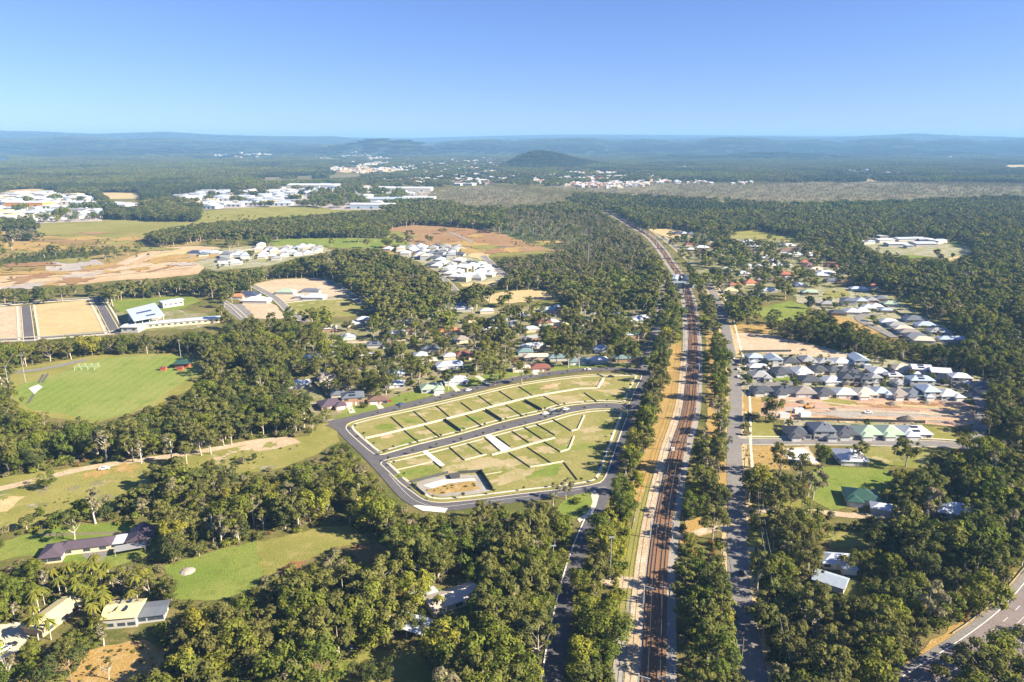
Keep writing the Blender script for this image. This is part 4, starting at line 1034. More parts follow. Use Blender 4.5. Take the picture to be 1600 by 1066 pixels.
# the far town: more houses than anyone could count
town = MB()
def town_rect(x, y, z, w, d, h, a, mi):
    town.obox(x, y, z - 2, z + h, w, d, a, mi)
    c, s = math.cos(a), math.sin(a)
    q = [(x + c * dx - s * dy, y + s * dx + c * dy, z + h + .02) for dx, dy in ((-w * .55, -d * .55), (w * .55, -d * .55), (w * .55, d * .55), (-w * .55, d * .55))]
    ap = [(x - c * w * .25, y - s * w * .25, z + h + 2.6), (x + c * w * .25, y + s * w * .25, z + h + 2.6)]
    town.add(q + ap, [(0, 1, 5, 4), (1, 2, 5), (2, 3, 4, 5), (3, 0, 4)], mi + 1)
for poly, n, big in (([(822, 277), (880, 270), (960, 269), (1010, 272), (1055, 284), (1000, 293), (950, 295), (880, 292), (830, 288)], 420, 1), ([(880, 276), (960, 270), (975, 285), (900, 292)], 160, 1.1), ([(505, 264), (600, 254), (700, 262), (690, 270), (640, 276), (520, 268)], 190, 1.5),
                     ([(640, 256), (760, 246), (800, 258), (760, 266), (660, 268)], 150, 1.4), ([(640, 266), (700, 257), (760, 258), (740, 268)], 60, 1.8), ([(300, 245), (400, 242), (440, 244), (400, 248)], 34, 2.4), ([(460, 248), (560, 244), (660, 250), (560, 258)], 110, 1.5),
                     ([(20, 237), (130, 230), (140, 236), (60, 240)], 40, 2.2), ([(770, 268), (850, 284), (760, 284), (700, 276)], 60, 1.3), ([(985, 262), (1010, 262), (1010, 266), (985, 266)], 10, 2.2), ([(1045, 262), (1085, 259), (1085, 264), (1050, 266)], 26, 1.5),
                     ([(1290, 268), (1420, 266), (1420, 275), (1300, 274)], 26, 1.6), ([(1420, 250), (1520, 246), (1510, 254)], 20, 1.8), ([(560, 284), (700, 278), (760, 282), (720, 290), (640, 288)], 46, 2.0), ([(380, 226), (420, 226), (420, 230), (380, 230)], 12, 2.0), ([(1040, 284), (1180, 282), (1180, 288), (1060, 290)], 20, 1.2), ([(280, 262), (300, 262), (300, 265), (280, 265)], 6, 2.5), ([(700, 284), (770, 284), (765, 290), (700, 290)], 22, 2.2)):
    P = GP(poly)
    k = 0
    n = int(n * 1.7)
    while k < n:
        x, y = R.uniform(P[:, 0].min(), P[:, 0].max()), R.uniform(P[:, 1].min(), P[:, 1].max())
        if inside(P, np.array([x]), np.array([y]))[0]:
            k += 1
            s_ = big * R.uniform(.55, 1.2) * (1 + .8 * (R.random() < .1))
            town_rect(x, y, float(terrain([x], [y])[0]), 14 * s_, 10 * s_, R.choice([4, 4, 6]) * (.7 + .5 * big), R.uniform(-.5, .5), R.choice([0, 0, 0, 2, 2, 4]))
town.build('town_houses', [MAT['wall_white'], MAT['roof_white'], MAT['wall_cream'], MAT['roof_beige'], MAT['wall_tan'], MAT['roof_terracotta']], kind='stuff')

# schools
def hall():
    x, y = G(238, 499, 5)
    t = thing('school_hall', 'school hall with a big tilted pale metal roof on green columns', 'school hall', (x, y, 0), math.radians(12))
    # a wide single-pitch roof, high at the front
    p = [np.append(G(a, b, z), z) for a, b, z in ((197, 484, 7.5), (242, 473, 7.5), (258, 493, 9.5), (209, 502, 9.5))]
    c, s = math.cos(-math.radians(12)), math.sin(-math.radians(12))
    q = []
    for v in p:
        dx, dy = v[0] - x, v[1] - y
        q.append((c * dx - s * dy, s * dx + c * dy, v[2]))
    MB().add([(a, b, z - .35) for a, b, z in q] + q, [(3, 2, 1, 0), (4, 5, 6, 7), (0, 1, 5, 4), (1, 2, 6, 5), (2, 3, 7, 6), (3, 0, 4, 7)][:]).build('roof', MAT['roof_bluewhite'], t)
    q = [Vector(v) for v in q]
    def bl(u, v, dz=0):
        w_ = q[0].lerp(q[1], u).lerp(q[3].lerp(q[2], u), v)
        return (w_.x, w_.y, w_.z + dz)
    for u0, u1, v0, v1 in ((.22, .72, .42, .52), (.45, .75, .74, .83)):
        MB().add([bl(u0, v0, .06), bl(u1, v0, .06), bl(u1, v1, .06), bl(u0, v1, .06)], [(0, 1, 2, 3)]).build('solar_panel', MAT['solar'], t)
    for k in range(5):
        for v in (.06, .94):
            a = bl(.05 + .225 * k, v)
            MB().tube([(a[0], a[1], 0), (a[0], a[1], a[2] - .4)], .35, 6).build('column', MAT['column_green'], t)
    a, b_ = bl(.1, .15), bl(.9, .6)
    MB().box(a[0], b_[1], 0, b_[0], a[1], 5).build('wall', MAT['wall_white'], t)
    BLOCKED.append((x, y, 42))
hall()
def block(name, label, cat, p0, p1, d, h, roof, wall, pitch=6, windows=True, gz=0):
    a, b = G(*p0), G(*p1)
    c = (a + b) / 2
    L = np.linalg.norm(b - a)
    rot = math.atan2(b[1] - a[1], b[0] - a[0])
    t = thing(name, label, cat, (c[0], c[1], gz), rot)
    MB().box(-L / 2, -d / 2, 0, L / 2, d / 2, h).build('wall', MAT['wall_' + wall], t)
    MB().hip(L, d, h + .15, pitch, gable=True, ov=.9).build('roof', MAT['roof_' + roof], t)
    if windows:
        n = max(2, int(L / 5))
        for k in range(n):
            at_wall('window', WIDE_WINDOW, t, 'f', -L / 2 + (k + .5) * L / n, h * .55, L, d)
    for k in range(int(L / d) + 1):
        f = (k + .5) / (int(L / d) + 1)
        BLOCKED.append((*(a + (b - a) * f), d * .75))
    return t
block('school_building', 'long low school wing with a pale roof along the tree line', 'school building', (212, 513), (344, 502), 11, 4, 'bluewhite', 'cream')
block('school_building', 'pale-roofed classroom block behind the tilted hall roof', 'school building', (252, 481), (284, 476), 10, 6, 'bluewhite', 'white')
block('school_building', 'small white-roofed school entry building beside the hall', 'school building', (196, 517), (222, 517), 14, 5, 'white', 'white')
for k, (p0, p1, d, lab) in enumerate((((1345, 382), (1362, 381), 14, 'west end'), ((1368, 379), (1392, 378), 18, 'back row west'), ((1384, 385), (1415, 385), 18, 'front row west'), ((1398, 377), (1440, 376), 20, 'back row middle'),
                                       ((1425, 384), (1458, 384), 26, 'front row middle'), ((1436, 378), (1458, 379), 22, 'back row east'), ((1458, 381), (1472, 379), 16, 'east end'), ((1372, 373), (1384, 373), 14, 'far gate'), ((1414, 388), (1424, 388), 12, 'oval side'))):
    block('school_building', f'white flat-roofed building at the {lab} of the school in the eastern forest', 'school building', p0, p1, d, 5, 'white' if k % 3 else 'bluewhite', 'white', windows=False)
LANDMARKS += [(*G(240, 500), 'the school hall'), (*G(1420, 385), 'the eastern school')]

# clubhouse on the oval
x, y = G(287, 573)
t = thing('clubhouse', 'clubhouse with green hip roof and red brick walls beside the oval', 'clubhouse', (x, y, 0), math.radians(5))
MB().box(-5, -3.5, 0, 5, 3.5, 3.4).build('wall', MAT['brick_red'], t)
MB().hip(12, 9, 3.5, 24).build('roof', MAT['roof_green'], t)
for u in (-2.6, 2.6):
    at_wall('window', WINDOW, t, 'f', u, 1.6, 10, 7)
for u, lab in ((-11, 'small red brick shed west of the green-roofed clubhouse'), (1.5, 'small red brick store in front of the green-roofed clubhouse')):
    s = thing('shed', lab, 'shed', (x + u, y - 9, 0), math.radians(5))
    MB().box(-2, -1.5, 0, 2, 1.5, 2.4).build('wall', MAT['brick_red'], s)
    MB().hip(4, 3, 2.5, 12, ov=.3).build('roof', MAT['roof_red'], s)
LANDMARKS.append((x, y, 'the green-roofed clubhouse'))
x, y = G(136, 577)
t = thing('cricket_net', 'green mesh cricket practice cage on the far side of the oval', 'cricket net', (x, y, 0), .1)
for u in (-7, -2.3, 2.3, 7):
    for v in (-4, 4):
        MB().tube([(u, v, 0), (u, v, 3.4)], .12, 5).build('post', MAT['column_green'], t)
for u in (-7, -2.3, 2.3, 7):
    for k in range(3):
        MB().tube([(u, -4, 1.1 + k * 1.15), (u, 4, 1.1 + k * 1.15)], .06, 4).build('rail', MAT['column_green'], t)
for k in range(3):
    MB().tube([(-7, 4, 1.1 + k * 1.15), (7, 4, 1.1 + k * 1.15)], .06, 4).build('rail', MAT['column_green'], t)

# farm houses in the foreground
def farm(px, py, label, rot, blocks, wall, roof, extra=None):
    x, y = G(px, py)
    t = thing('house', label, 'house', (x, y, 0), math.radians(rot))
    for k, (bx, by, w, d, h, pitch, gable, rf) in enumerate(blocks):
        MB().box(bx - w / 2, by - d / 2, 0, bx + w / 2, by + d / 2, h).build('wall', MAT['wall_' + wall], t)
        MB().hip(w, d, h + .12 + .01 * k, pitch, gable=gable, x=bx, y=by, ov=.6).build('roof', MAT['roof_' + (rf or roof)], t)
        if h > 2:
            for u in (-.3, .05, .35):
                put('window', WIDE_WINDOW, t, (bx + u * w, by - d / 2, 1.5))
            put('window', WINDOW, t, (bx + w / 2, by, 1.5), math.pi / 2)
        BLOCKED.append((x + bx, y + by, max(w, d) * .6))
    return t
farm(136, 858, 'long dark plum-roofed house with cream gable end on the green lawn', 14, [(0, 0, 20, 7, 2.7, 22, False, None), (-11, -3, 8, 11, 2.71, 24, False, None), (13.2, 0.4, 6, 6.5, 2.5, 4, True, 'white'), (20.5, 2, 8.6, 11, 2.9, 27, True, None)], 'cream', 'plum')
x, y = G(205, 862)
t = thing('carport', 'low grey carport roof on posts beside the plum-roofed house', 'carport', (x, y, 0), math.radians(22))
MB().box(-6, -2.5, 2.3, 6, 2.5, 2.5).build('roof', MAT['roof_grey'], t)
for a in (-5.5, 5.5):
    for b in (-2.2, 2.2):
        MB().box(a - .1, b - .1, 0, a + .1, b + .1, 2.29).build('post', MAT['steel_pole'], t)
h1 = farm(196, 968, 'cream gable-roofed shed with dark solar panels and white front wall', 8, [(0, 0, 11, 10, 4.2, 20, True, None)], 'white', 'cream')
for s_, n0, n1 in ((-1, 3, 4), (1, 1, 4)):
    for k in range(n1):
        for j in range(2 if s_ < 0 else 2):
            if s_ > 0 and j == 1 and k < 2:
                continue
            xx = s_ * (1.7 + j * 2.0)
            put('solar_panel', PANEL, h1, (xx, -2.6 + k * 1.75, 4.32 + (6.1 - abs(xx)) * math.tan(math.radians(20)) + .1), (0, s_ * math.radians(20), 0))
farm(84, 970, 'long cream-roofed shed behind yellow palms', 76, [(0, 0, 17, 8, 3, 16, True, None)], 'tan', 'cream')
farm(240, 962, 'blue-grey shaded metal shed roof beside the cream shed', 12, [(0, 0, 9, 8, 2.8, 8, True, None)], 'grey', 'slate')
farm(706, 942, 'cream gabled bungalow under gums with a shadowed roof', 30, [(0, 0, 19, 8.5, 2.8, 20, True, None), (-8, 6, 9, 6, 2.5, 4, True, 'white')], 'cream', 'beige')
x, y = G(645, 975, 2.6)
t = thing('carport', 'open shed with a flat pale metal roof on white posts', 'carport', (x, y, 0), math.radians(-24))
MB().box(-6.5, -4.5, 2.9, 6.5, 4.5, 3.1).build('roof', MAT['roof_bluewhite'], t)
for a in (-6, 0, 6):
    for b in (-4.1, 4.1):
        MB().box(a - .12, b - .12, 0, a + .12, b + .12, 2.89).build('post', MAT['door_white'], t)
BLOCKED.append((x, y, 9))
x, y = G(545, 1020)
s = thing('shed', 'small white garden shed at the edge of the bottom lawn', 'shed', (x, y, 0), .2)
MB().box(-1.4, -1.2, 0, 1.4, 1.2, 2.2).build('wall', MAT['wall_white'], s)
MB().hip(2.8, 2.4, 2.3, 10, ov=.2, gable=True).build('roof', MAT['roof_white'], s)
x, y = G(293, 893)
MB().tube([(0, 0, 0), (0, 0, .5), (0, 0, .9)], [3.2, 2.4, .8], 9).build('rubble_pile', MAT['grey_gravel'], label='round heap of branches and rubble on the bright lawn', category='rubble pile').location = (x, y, 0)
x, y = G(690, 930)
t = thing('swimming_pool', 'small blue pool with pale rim behind the cream bungalow', 'pool', (x, y, 0), .4)
MB().box(-3, -2, 0, 3, 2, .25).build('rim', MAT['concrete_white'], t)
MB().box(-2.6, -1.6, .2, 2.6, 1.6, .26).build('water', MAT['pool_water'], t)
LANDMARKS += [(*G(140, 860), 'the plum-roofed house'), (*G(196, 968), 'the solar-panelled shed'), (*G(84, 970), 'the long cream shed'), (*G(706, 942), 'the cream bungalow'), (*G(645, 975), 'the open pale shed'), (*G(293, 893), 'the rubble heap'),
              (*G(590, 868), 'the red grass patch'), (*G(160, 725), 'the pale dirt track'), (*G(100, 610), 'the oval'), (*G(560, 1040), 'the bottom lawn'), (*G(130, 1040), 'the dry grass corner'), (*G(480, 840), 'the curved meadow'),
              (*G(640, 785), 'the southern street bend'), (*G(905, 800), 'the traffic island'), (*G(1235, 690), 'the side street'), (*G(1330, 760), 'the square lawn'), (*G(1320, 845), 'the yellow clearing'), (*G(1440, 1030), 'the highway'),
              (*G(1590, 900), 'the highway bend'), (*G(1540, 650), 'the red earthworks'), (*G(1085, 830), 'the level dirt crossing'), (*G(1015, 1000), 'the railway line'), (*G(1030, 900), 'the curve of the ballast'), (*G(1060, 700), 'the signal end of the tracks'),
              (*G(1165, 980), 'the shaded eastern road'), (*G(1150, 850), 'the eastern road by the crossing'), (*G(1148, 740), 'the straight eastern road'), (*G(880, 960), 'the shaded western road'), (*G(925, 820), 'the street mouth'), (*G(960, 700), 'the footpath by the lots'),
              (*G(560, 680), 'the street corner')]

# ------------------------------------------------------------------ walls and fences of the new lots
def fence(p0, p1, h, label, group, mat='fence_dark', th=.16, zb=.2):
    a, b = G(*p0), G(*p1)
    L = np.linalg.norm(b - a)
    rot = math.atan2(b[1] - a[1], b[0] - a[0])
    t = thing('fence', label, 'fence', (a[0], a[1], zb - .1), rot, group)
    n = max(1, round(L / 2.4))
    key = (round(L / n, 2), h, mat)
    if key not in fence.cache:
        w = L / n
        fence.cache[key] = (MB().box(.08, -th / 2, 0, w - .08, th / 2, h).mesh('panel', MAT[mat]), MB().box(-.08, -th / 2 - .04, 0, .08, th / 2 + .04, h + .12).mesh('post', MAT[mat]))
    pm, sm = fence.cache[key]
    for k in range(n):
        put('panel', pm, t, (k * L / n, 0, 0))
        put('post', sm, t, (k * L / n, 0, 0))
    put('post', sm, t, (L, 0, 0))
    return t
fence.cache = {}
A_UP = [((611, 652.5), (632, 671)), ((647, 644), (668, 662)), ((682, 635), (703, 653)), ((720, 629.7), (738, 643)), ((747, 619), (770, 635)), ((780, 612), (802.6, 627)), ((811, 605), (833.5, 620)), ((934, 585.6), (943, 590))]
A_LO = [((632, 674), (654, 692)), ((663.5, 666), (687, 684)), ((695, 657), (720, 675)), ((728.4, 650), (753, 667)), ((758.5, 642), (784, 658)), ((791, 634), (816.6, 651)), ((819.5, 627), (846.7, 642)), ((849.5, 620), (874, 634)), ((913, 614.7), (933, 629))]
B_UP = [((702.5, 700), (725, 720)), ((731, 694), (755, 712)), ((757.5, 685), (781, 705)), ((776, 683), (797, 699)), ((800, 675), (826, 692.6)), ((818.5, 668), (846.7, 687)), ((838, 663.5), (867, 681)), ((863.6, 656), (891.7, 674))]
B_LO = [((677, 722), (690.6, 733)), ((795, 708.5), (828, 731)), ((824, 700), (861.7, 725)), ((850, 691.6), (875, 706.6)), ((881, 723.5), (902, 750.7))]
for lst, where in ((A_UP, 'upper tier of lots'), (A_LO, 'second tier of lots above the middle street'), (B_UP, 'third tier of lots below the middle street'), (B_LO, 'lowest tier of lots by the basin')):
    for k, (a, b) in enumerate(lst):
        big = where.startswith('second') and k in (2, 4, 6)
        fence(a, b, 1.6 if big else .65, f'{"tall " if big else ""}dark lot fence, {ORD[k]} from the corner, {where}', 'dark fences between the new lots')
def wall(pts, h, th, label, mat='concrete', zb=0.0):
    p = GP(pts)
    t = thing('retaining_wall', label, 'wall', (0, 0, zb), 0, 'pale retaining walls of the new lots')
    for i in range(len(p) - 1):
        a, b = p[i], p[i + 1]
        L = np.linalg.norm(b - a)
        n = max(1, int(L / 8))
        for k in range(n):
            q0, q1 = a + (b - a) * (k / n), a + (b - a) * ((k + 1) / n)
            c = (q0 + q1) / 2
            o = MB().obox(0, 0, 0, h, L / n - .05, th, 0).build('panel', MAT[mat], t)
            o.location = (c[0], c[1], 0)
            o.rotation_euler = (0, 0, math.atan2(b[1] - a[1], b[0] - a[0]))
    return t
wall([(570.6, 686), (603, 679), (630.6, 672), (668, 663), (703, 654), (738, 645), (770, 636), (802, 628), (833, 620.5), (870, 614), (904, 608.5), (934, 607.5), (943, 592)], .8, 1.6, 'long pale retaining wall splitting the upper block into two tiers')
wall([(726, 720), (760, 711)], .7, .7, 'short pale wall at the foot of the third tier')
wall([(768, 712), (800, 704), (830, 695), (867, 685)], .7, 1.3, 'pale retaining wall running east from the concrete drive')
wall([(892.7, 674.5), (903, 672), (913, 650)], .8, .8, 'angled pale wall stepping up towards the middle street')
wall([(828, 731), (855, 727), (881, 722)], .8, .7, 'pale wall at the foot of two fenced lots')
wall([(875, 707.5), (889, 703), (897, 683)], .8, .8, 'hooked pale wall above the eastern lots')
wall([(620, 735), (648, 729), (677, 722)], .5, .6, 'low pale wall between the two corner lots')
wall([(755, 743), (784, 738)], .4, .5, 'low pale edging beside the basin fence')
for a, b, h, lab in (((643, 755), (700, 741), 1.6, 'grey fence on the upper side of the gravel basin'), ((716, 741), (752, 738.5), 1.6, 'dark back wall of the gravel basin'), ((752, 739), (770, 767), 2.1, 'tall dark fence on the east side of the gravel basin'), ((643, 757), (664, 774), 1.0, 'low dark curved fence by the basin footpath')):
    fence(a, b, h, lab, None, th=.25)
x, y = G(710, 746)
t = thing('inlet_pit', 'dark grated drain pit at the top edge of the gravel basin', 'drain', (x, y, 0), .3)
MB().box(-2.4, -2, 0, 2.4, 2, 1.3).build('wall', MAT['fence_dark'], t)
MB().box(-2.6, -2.2, 1.3, 2.6, 2.2, 1.5).build('lid', MAT['fence_dark'], t)
for a, b, lab in (((1232, 618), (1330, 620.5), 'timber back fence of the front row, western half'), ((1335, 620.5), (1502, 624), 'timber back fence of the front row, eastern half'), ((1158, 551), (1236, 550), 'dark back fence of the estate along the sand lot'),
                  ((1240, 656.5), (1445, 662), 'dark back fence behind the row below the earthworks'), ((1205, 572), (1208, 597), 'dark side fence of the vacant estate lawn')):
    fence(a, b, 1.8, lab, None, 'fence_timber' if 'timber' in lab else 'fence_dark')
fence((60, 838), (250, 833), 1.1, 'thin paddock fence behind the bright green lawn', None, 'fence_timber', .05)
fence((488, 598), (512, 622), 1.8, 'dark side fence beside the small lawn and corner house', None)
fence((468, 622), (488, 650), 1.8, 'dark boundary fence of the plum-roofed corner house', None)
fence((1370, 474), (1504, 540), 1.8, 'long dark fence behind the estate by the creek trees', None)

# ------------------------------------------------------------------ railway
def railway(off, label_):
    c = offset(RAIL, off)
    t = put('railway_track', None, None, (0, 0, 0), kind='structure')
    sl = MB()
    pts, ang = along(c[c[:, 1] < 900], .68)
    for (x, y), a in zip(pts, ang):
        sl.obox(x, y, .42, .50, .24, 2.5, a)
    sl.build('sleepers', MAT['sleeper'], t, kind='stuff')
    for s_ in (-.75, .75):
        q = offset(c, s_)
        MB().tube([(x, y, .58) for x, y in q], .13, 4).build('rail', MAT['rail_steel'], t)
railway(-1.85, '')
railway(1.85, '')
MAST = {}
mb = MB().tube([(0, 0, 0), (0, 0, 8.2)], [.32, .24], 6)
MAST['pole'] = mb.mesh('pole', MAT['steel_pole'])
mb = MB().tube([(0, 0, 7.6), (3.6, 0, 7.0)], .13, 4).tube([(0, 0, 6.2), (3.2, 0, 6.9)], .11, 4).tube([(2.6, 0, 6.8), (3.4, 0, 5.7)], .09, 4)
MAST['bracket'] = mb.mesh('bracket', MAT['steel_pole'])
n_mast = 0
seen_ = {}
for s_, side in ((-4.6, 'west'), (4.6, 'east')):
    pts, ang = along(offset(RAIL, s_), 48, 10 + (0 if s_ < 0 else 1.5))
    for (x, y), a in zip(pts, ang):
        if y > 1400:
            break
        px, py, _ = PX(x, y, 0)
        near = 'beside the level dirt crossing' if 780 < py < 860 else 'beside the shaded ballast' if py > 860 else 'beside the ochre grass strip' if py > 540 else 'near the small station' if py > 430 else 'on the far curve'
        seen_[(side, near)] = seen_.get((side, near), 0) + 1
        t = thing('catenary_mast', f'steel wire mast {side} of the tracks {near}, {ORD[seen_[(side, near)] - 1]} from the front', 'mast', (x, y, 0), a - math.pi / 2 + (0 if s_ < 0 else math.pi), 'overhead-wire masts along the railway')
        put('pole', MAST['pole'], t)
        put('bracket', MAST['bracket'], t)
        n_mast += 1
for off_, z, lab in ((-1.85, 5.6, 'contact wire over the western track'), (-1.85, 6.9, 'upper catenary wire over the western track'), (1.85, 5.6, 'contact wire over the eastern track'), (1.85, 6.9, 'upper catenary wire over the eastern track')):
    q = offset(RAIL, off_)
    MB().tube([(x, y, z) for x, y in q[::3]], .055, 4).build('overhead_wire', MAT['wire'], label='thin dark ' + lab, category='wire')
# equipment boxes by the line
for px, py, lab in ((1051, 705, 'white signal box on the west side of the tracks by the tree shadow'), (1075, 705, 'white signal box on the east side of the tracks by the tree shadow'), (1073, 573, 'white relay box west of the tracks by the ochre strip'), (1091, 573, 'white relay box east of the tracks by the ochre strip')):
    x, y = G(px, py)
    t = thing('signal_box', lab, 'signal box', (x, y, 0), .1)
    MB().box(-.9, -.6, 0, .9, .6, 1.9).build('cabinet', MAT['door_white'], t)
    MB().box(-1, -.7, 1.9, 1, .7, 2.02).build('lid', MAT['roof_white'], t)
# station platforms with canopies
for p0, p1, d, lab, rf in (((1053, 446), (1058, 433), 7, 'blue-roofed station canopy on the western platform', 'steel'), ((1075, 449), (1066, 431), 6, 'dark station canopy on the eastern platform', 'navy')):
    a, b = G(*p0), G(*p1)
    c = (a + b) / 2
    L = np.linalg.norm(b - a) * .8
    t = thing('station_canopy', lab, 'station', (c[0], c[1], 0), math.atan2(b[1] - a[1], b[0] - a[0]))
    MB().box(-L / 2, -d / 2, .1, L / 2, d / 2, 1.1).build('platform', MAT['concrete'], t)
    MB().hip(L * .7, d - 1, 4.8, 14, gable=True).build('roof', MAT['roof_' + rf], t)
    MB().box(-L * .25, -d / 2 + 1.5, 1.1, L * .25, d / 2 - 1.5, 4.6).build('wall', MAT['wall_blue'], t)
    for k in range(5):
        MB().tube([((k / 4 - .5) * L * .66, -d / 2 + .8, 1.1), ((k / 4 - .5) * L * .66, -d / 2 + .8, 4.7)], .15, 5).build('post', MAT['steel_pole'], t)
x, y = G(1064, 450)
t = thing('footbridge', 'pale footbridge across the tracks at the small station', 'footbridge', (x, y, 0), 0)
MB().box(-16, -1.4, 6, 16, 1.4, 6.4).build('deck', MAT['roof_bluewhite'], t)
for s_ in (-1.35, 1.35):
    MB().box(-16, s_ - .05, 6.4, 16, s_ + .05, 7.6).build('parapet', MAT['wall_blue'], t)
for s_ in (-14, 14):
    MB().box(s_ - 1.5, -1.6, 0, s_ + 1.5, 1.6, 6).build('tower', MAT['wall_blue'], t)

# ------------------------------------------------------------------ poles
POLE = MB().tube([(0, 0, 0), (0, 0, 10.5)], [.2, .13], 6).mesh('pole', MAT['pole_timber'])
ARM = MB().box(-1.2, -.08, 9.6, 1.2, .08, 9.78).mesh('crossarm', MAT['pole_timber'])
pp = []
for k, (px, py) in enumerate([(1158, 1040), (1128, 880), (1163, 730), (1161, 665), (1163, 620), (1158, 570), (1205, 935), (1190, 860), (1185, 800)]):
    x, y = G(px, py)
    lab = ['timber power pole with lamp beside the shaded road kerb', 'timber power pole at the dirt crossing by the eastern road', 'timber power pole by the straight road above the shaded bend', 'timber power pole at the side street corner', 'timber power pole beside the earthworks driveway',
           'timber power pole at the estate entry by parked cars', 'timber power pole deep among gums east of the road', 'timber power pole on the green verge by the clearing', 'timber power pole at the start of the dirt driveway'][k]
    t = thing('power_pole', lab, 'power pole', (x, y, 0), R.uniform(-.2, .2))
    put('pole', POLE, t)
    put('crossarm', ARM, t)
    if k >= 6:
        pp.append((x, y))
pp = [tuple(G(1235, 1075))] + pp
def span(a, b, off_, z=9.8, sag=.9, n=10):
    return [(a[0] + (b[0] - a[0]) * i / n + off_, a[1] + (b[1] - a[1]) * i / n, z - sag * 4 * (i / n) * (1 - i / n)) for i in range(n + 1)]
for off_, lab in ((-1.0, 'western'), (1.0, 'eastern')):
    pts = []
    for a, b in zip(pp[:-1], pp[1:]):
        pts += span(a, b, off_)
    MB().tube(pts, .05, 4).build('power_line', MAT['steel_pole'], label=f'sagging {lab} power wire running through the gums east of the road', category='wire')
for px, py, h, lab in ((953, 905, 18, 'tall grey light pole at the dirt track beside the railway trees'), (17, 622, 22, 'tall floodlight pole at the near edge of the oval'), (40, 598, 20, 'tall floodlight pole beside the oval access road'), (283, 563, 16, 'floodlight pole behind the green-roofed clubhouse'),
                       (919, 420, 34, 'slender pale tower standing in the grey-green wood'), (727, 282, 60, 'thin mast rising from the far town trees'), (864, 896, 12, 'white street-light pole on the grass by the shaded street'), (1090, 770, 9, 'short pole between the railway and the bushes')):
    x, y = G(px, py)
    t = thing('light_pole', lab, 'pole', (x, y, 0), 0)
    k_ = max(.22, h * .011)
    MB().tube([(0, 0, 0), (0, 0, h)], [k_, k_ * .7], 6).build('pole', MAT['steel_pole'], t)
    MB().box(-1.0, -.25, h, 1.0, .25, h + .35).build('lamp', MAT['steel_pole'], t)

# ------------------------------------------------------------------ vehicles
CARM = {}
def car_meshes(kind):
    if kind in CARM:
        return CARM[kind]
    L, W, H0 = {'car': (4.5, 1.8, .85), 'ute': (5.2, 1.9, .95), 'van': (5.0, 1.95, 1.0)}[kind]
    def loft(secs):
        mb = MB()
        n = len(secs)
        vs, fs = [], []
        for x, z0, z1, w in secs:
            vs += [(x, -w / 2, z0), (x, w / 2, z0), (x, w / 2, z1), (x, -w / 2, z1)]
        for i in range(n - 1):
            for k in range(4):
                fs.append((i * 4 + k, i * 4 + (k + 1) % 4, (i + 1) * 4 + (k + 1) % 4, (i + 1) * 4 + k))
        fs += [(3, 2, 1, 0), tuple((n - 1) * 4 + k for k in range(4))]
        return mb.add(vs, [f[::-1] for f in fs])
    body = [(-L / 2, .45, H0 - .1, W * .9), (-L / 2 + .25, .3, H0, W), (-.3 * L, .28, H0 + .04, W), (.2 * L, .28, H0, W), (L / 2 - .3, .3, H0 - .12, W * .96), (L / 2, .42, H0 - .28, W * .85)]
    if kind == 'car': cab = [(-L * .40, H0, H0 + .02, W * .9), (-L * .28, H0, H0 + .55, W * .78), (.05 * L, H0, H0 + .58, W * .78), (.22 * L, H0, H0 + .02, W * .88)]
    elif kind == 'ute': cab = [(-L * .10, H0, H0 + .62, W * .86), (.1 * L, H0, H0 + .64, W * .82), (.25 * L, H0, H0 + .02, W * .88)]
    else: cab = [(-L * .49, H0, H0 + .95, W * .95), (.2 * L, H0, H0 + .98, W * .92), (.36 * L, H0, H0 + .05, W * .9)]
    wheel = MB().tube([(0, -.12, 0), (0, .12, 0)], .34, 10).mesh('wheel', MAT['tyre'])
    glass = loft([(x, z0 + .03, z1 - .06, w + .02) for x, z0, z1, w in cab])
    CARM[kind] = (loft(body), loft(cab), glass, wheel, L, W, {})
    return CARM[kind]
def car(px, py, kind, col, label, rot):
    b, c, g, wheel, L, W, cache = car_meshes(kind)
    x, y = G(px, py)
    t = thing({'car': 'parked_car', 'ute': 'pickup_truck', 'van': 'van'}[kind], label, {'car': 'car', 'ute': 'pickup', 'van': 'van'}[kind], (x, y, .26), math.radians(rot), None)
    if col not in cache:
        cache[col] = (b.mesh('body', MAT['car_' + col]), c.mesh('cabin', MAT['car_' + col]), g.mesh('window', MAT['glass']))
    for nm, me in zip(('body', 'cabin', 'window'), cache[col]):
        put(nm, me, t)
    for u in (-.31, .31):
        for v in (-.46, .46):
            put('wheel', wheel, t, (u * L, v * W, .34))
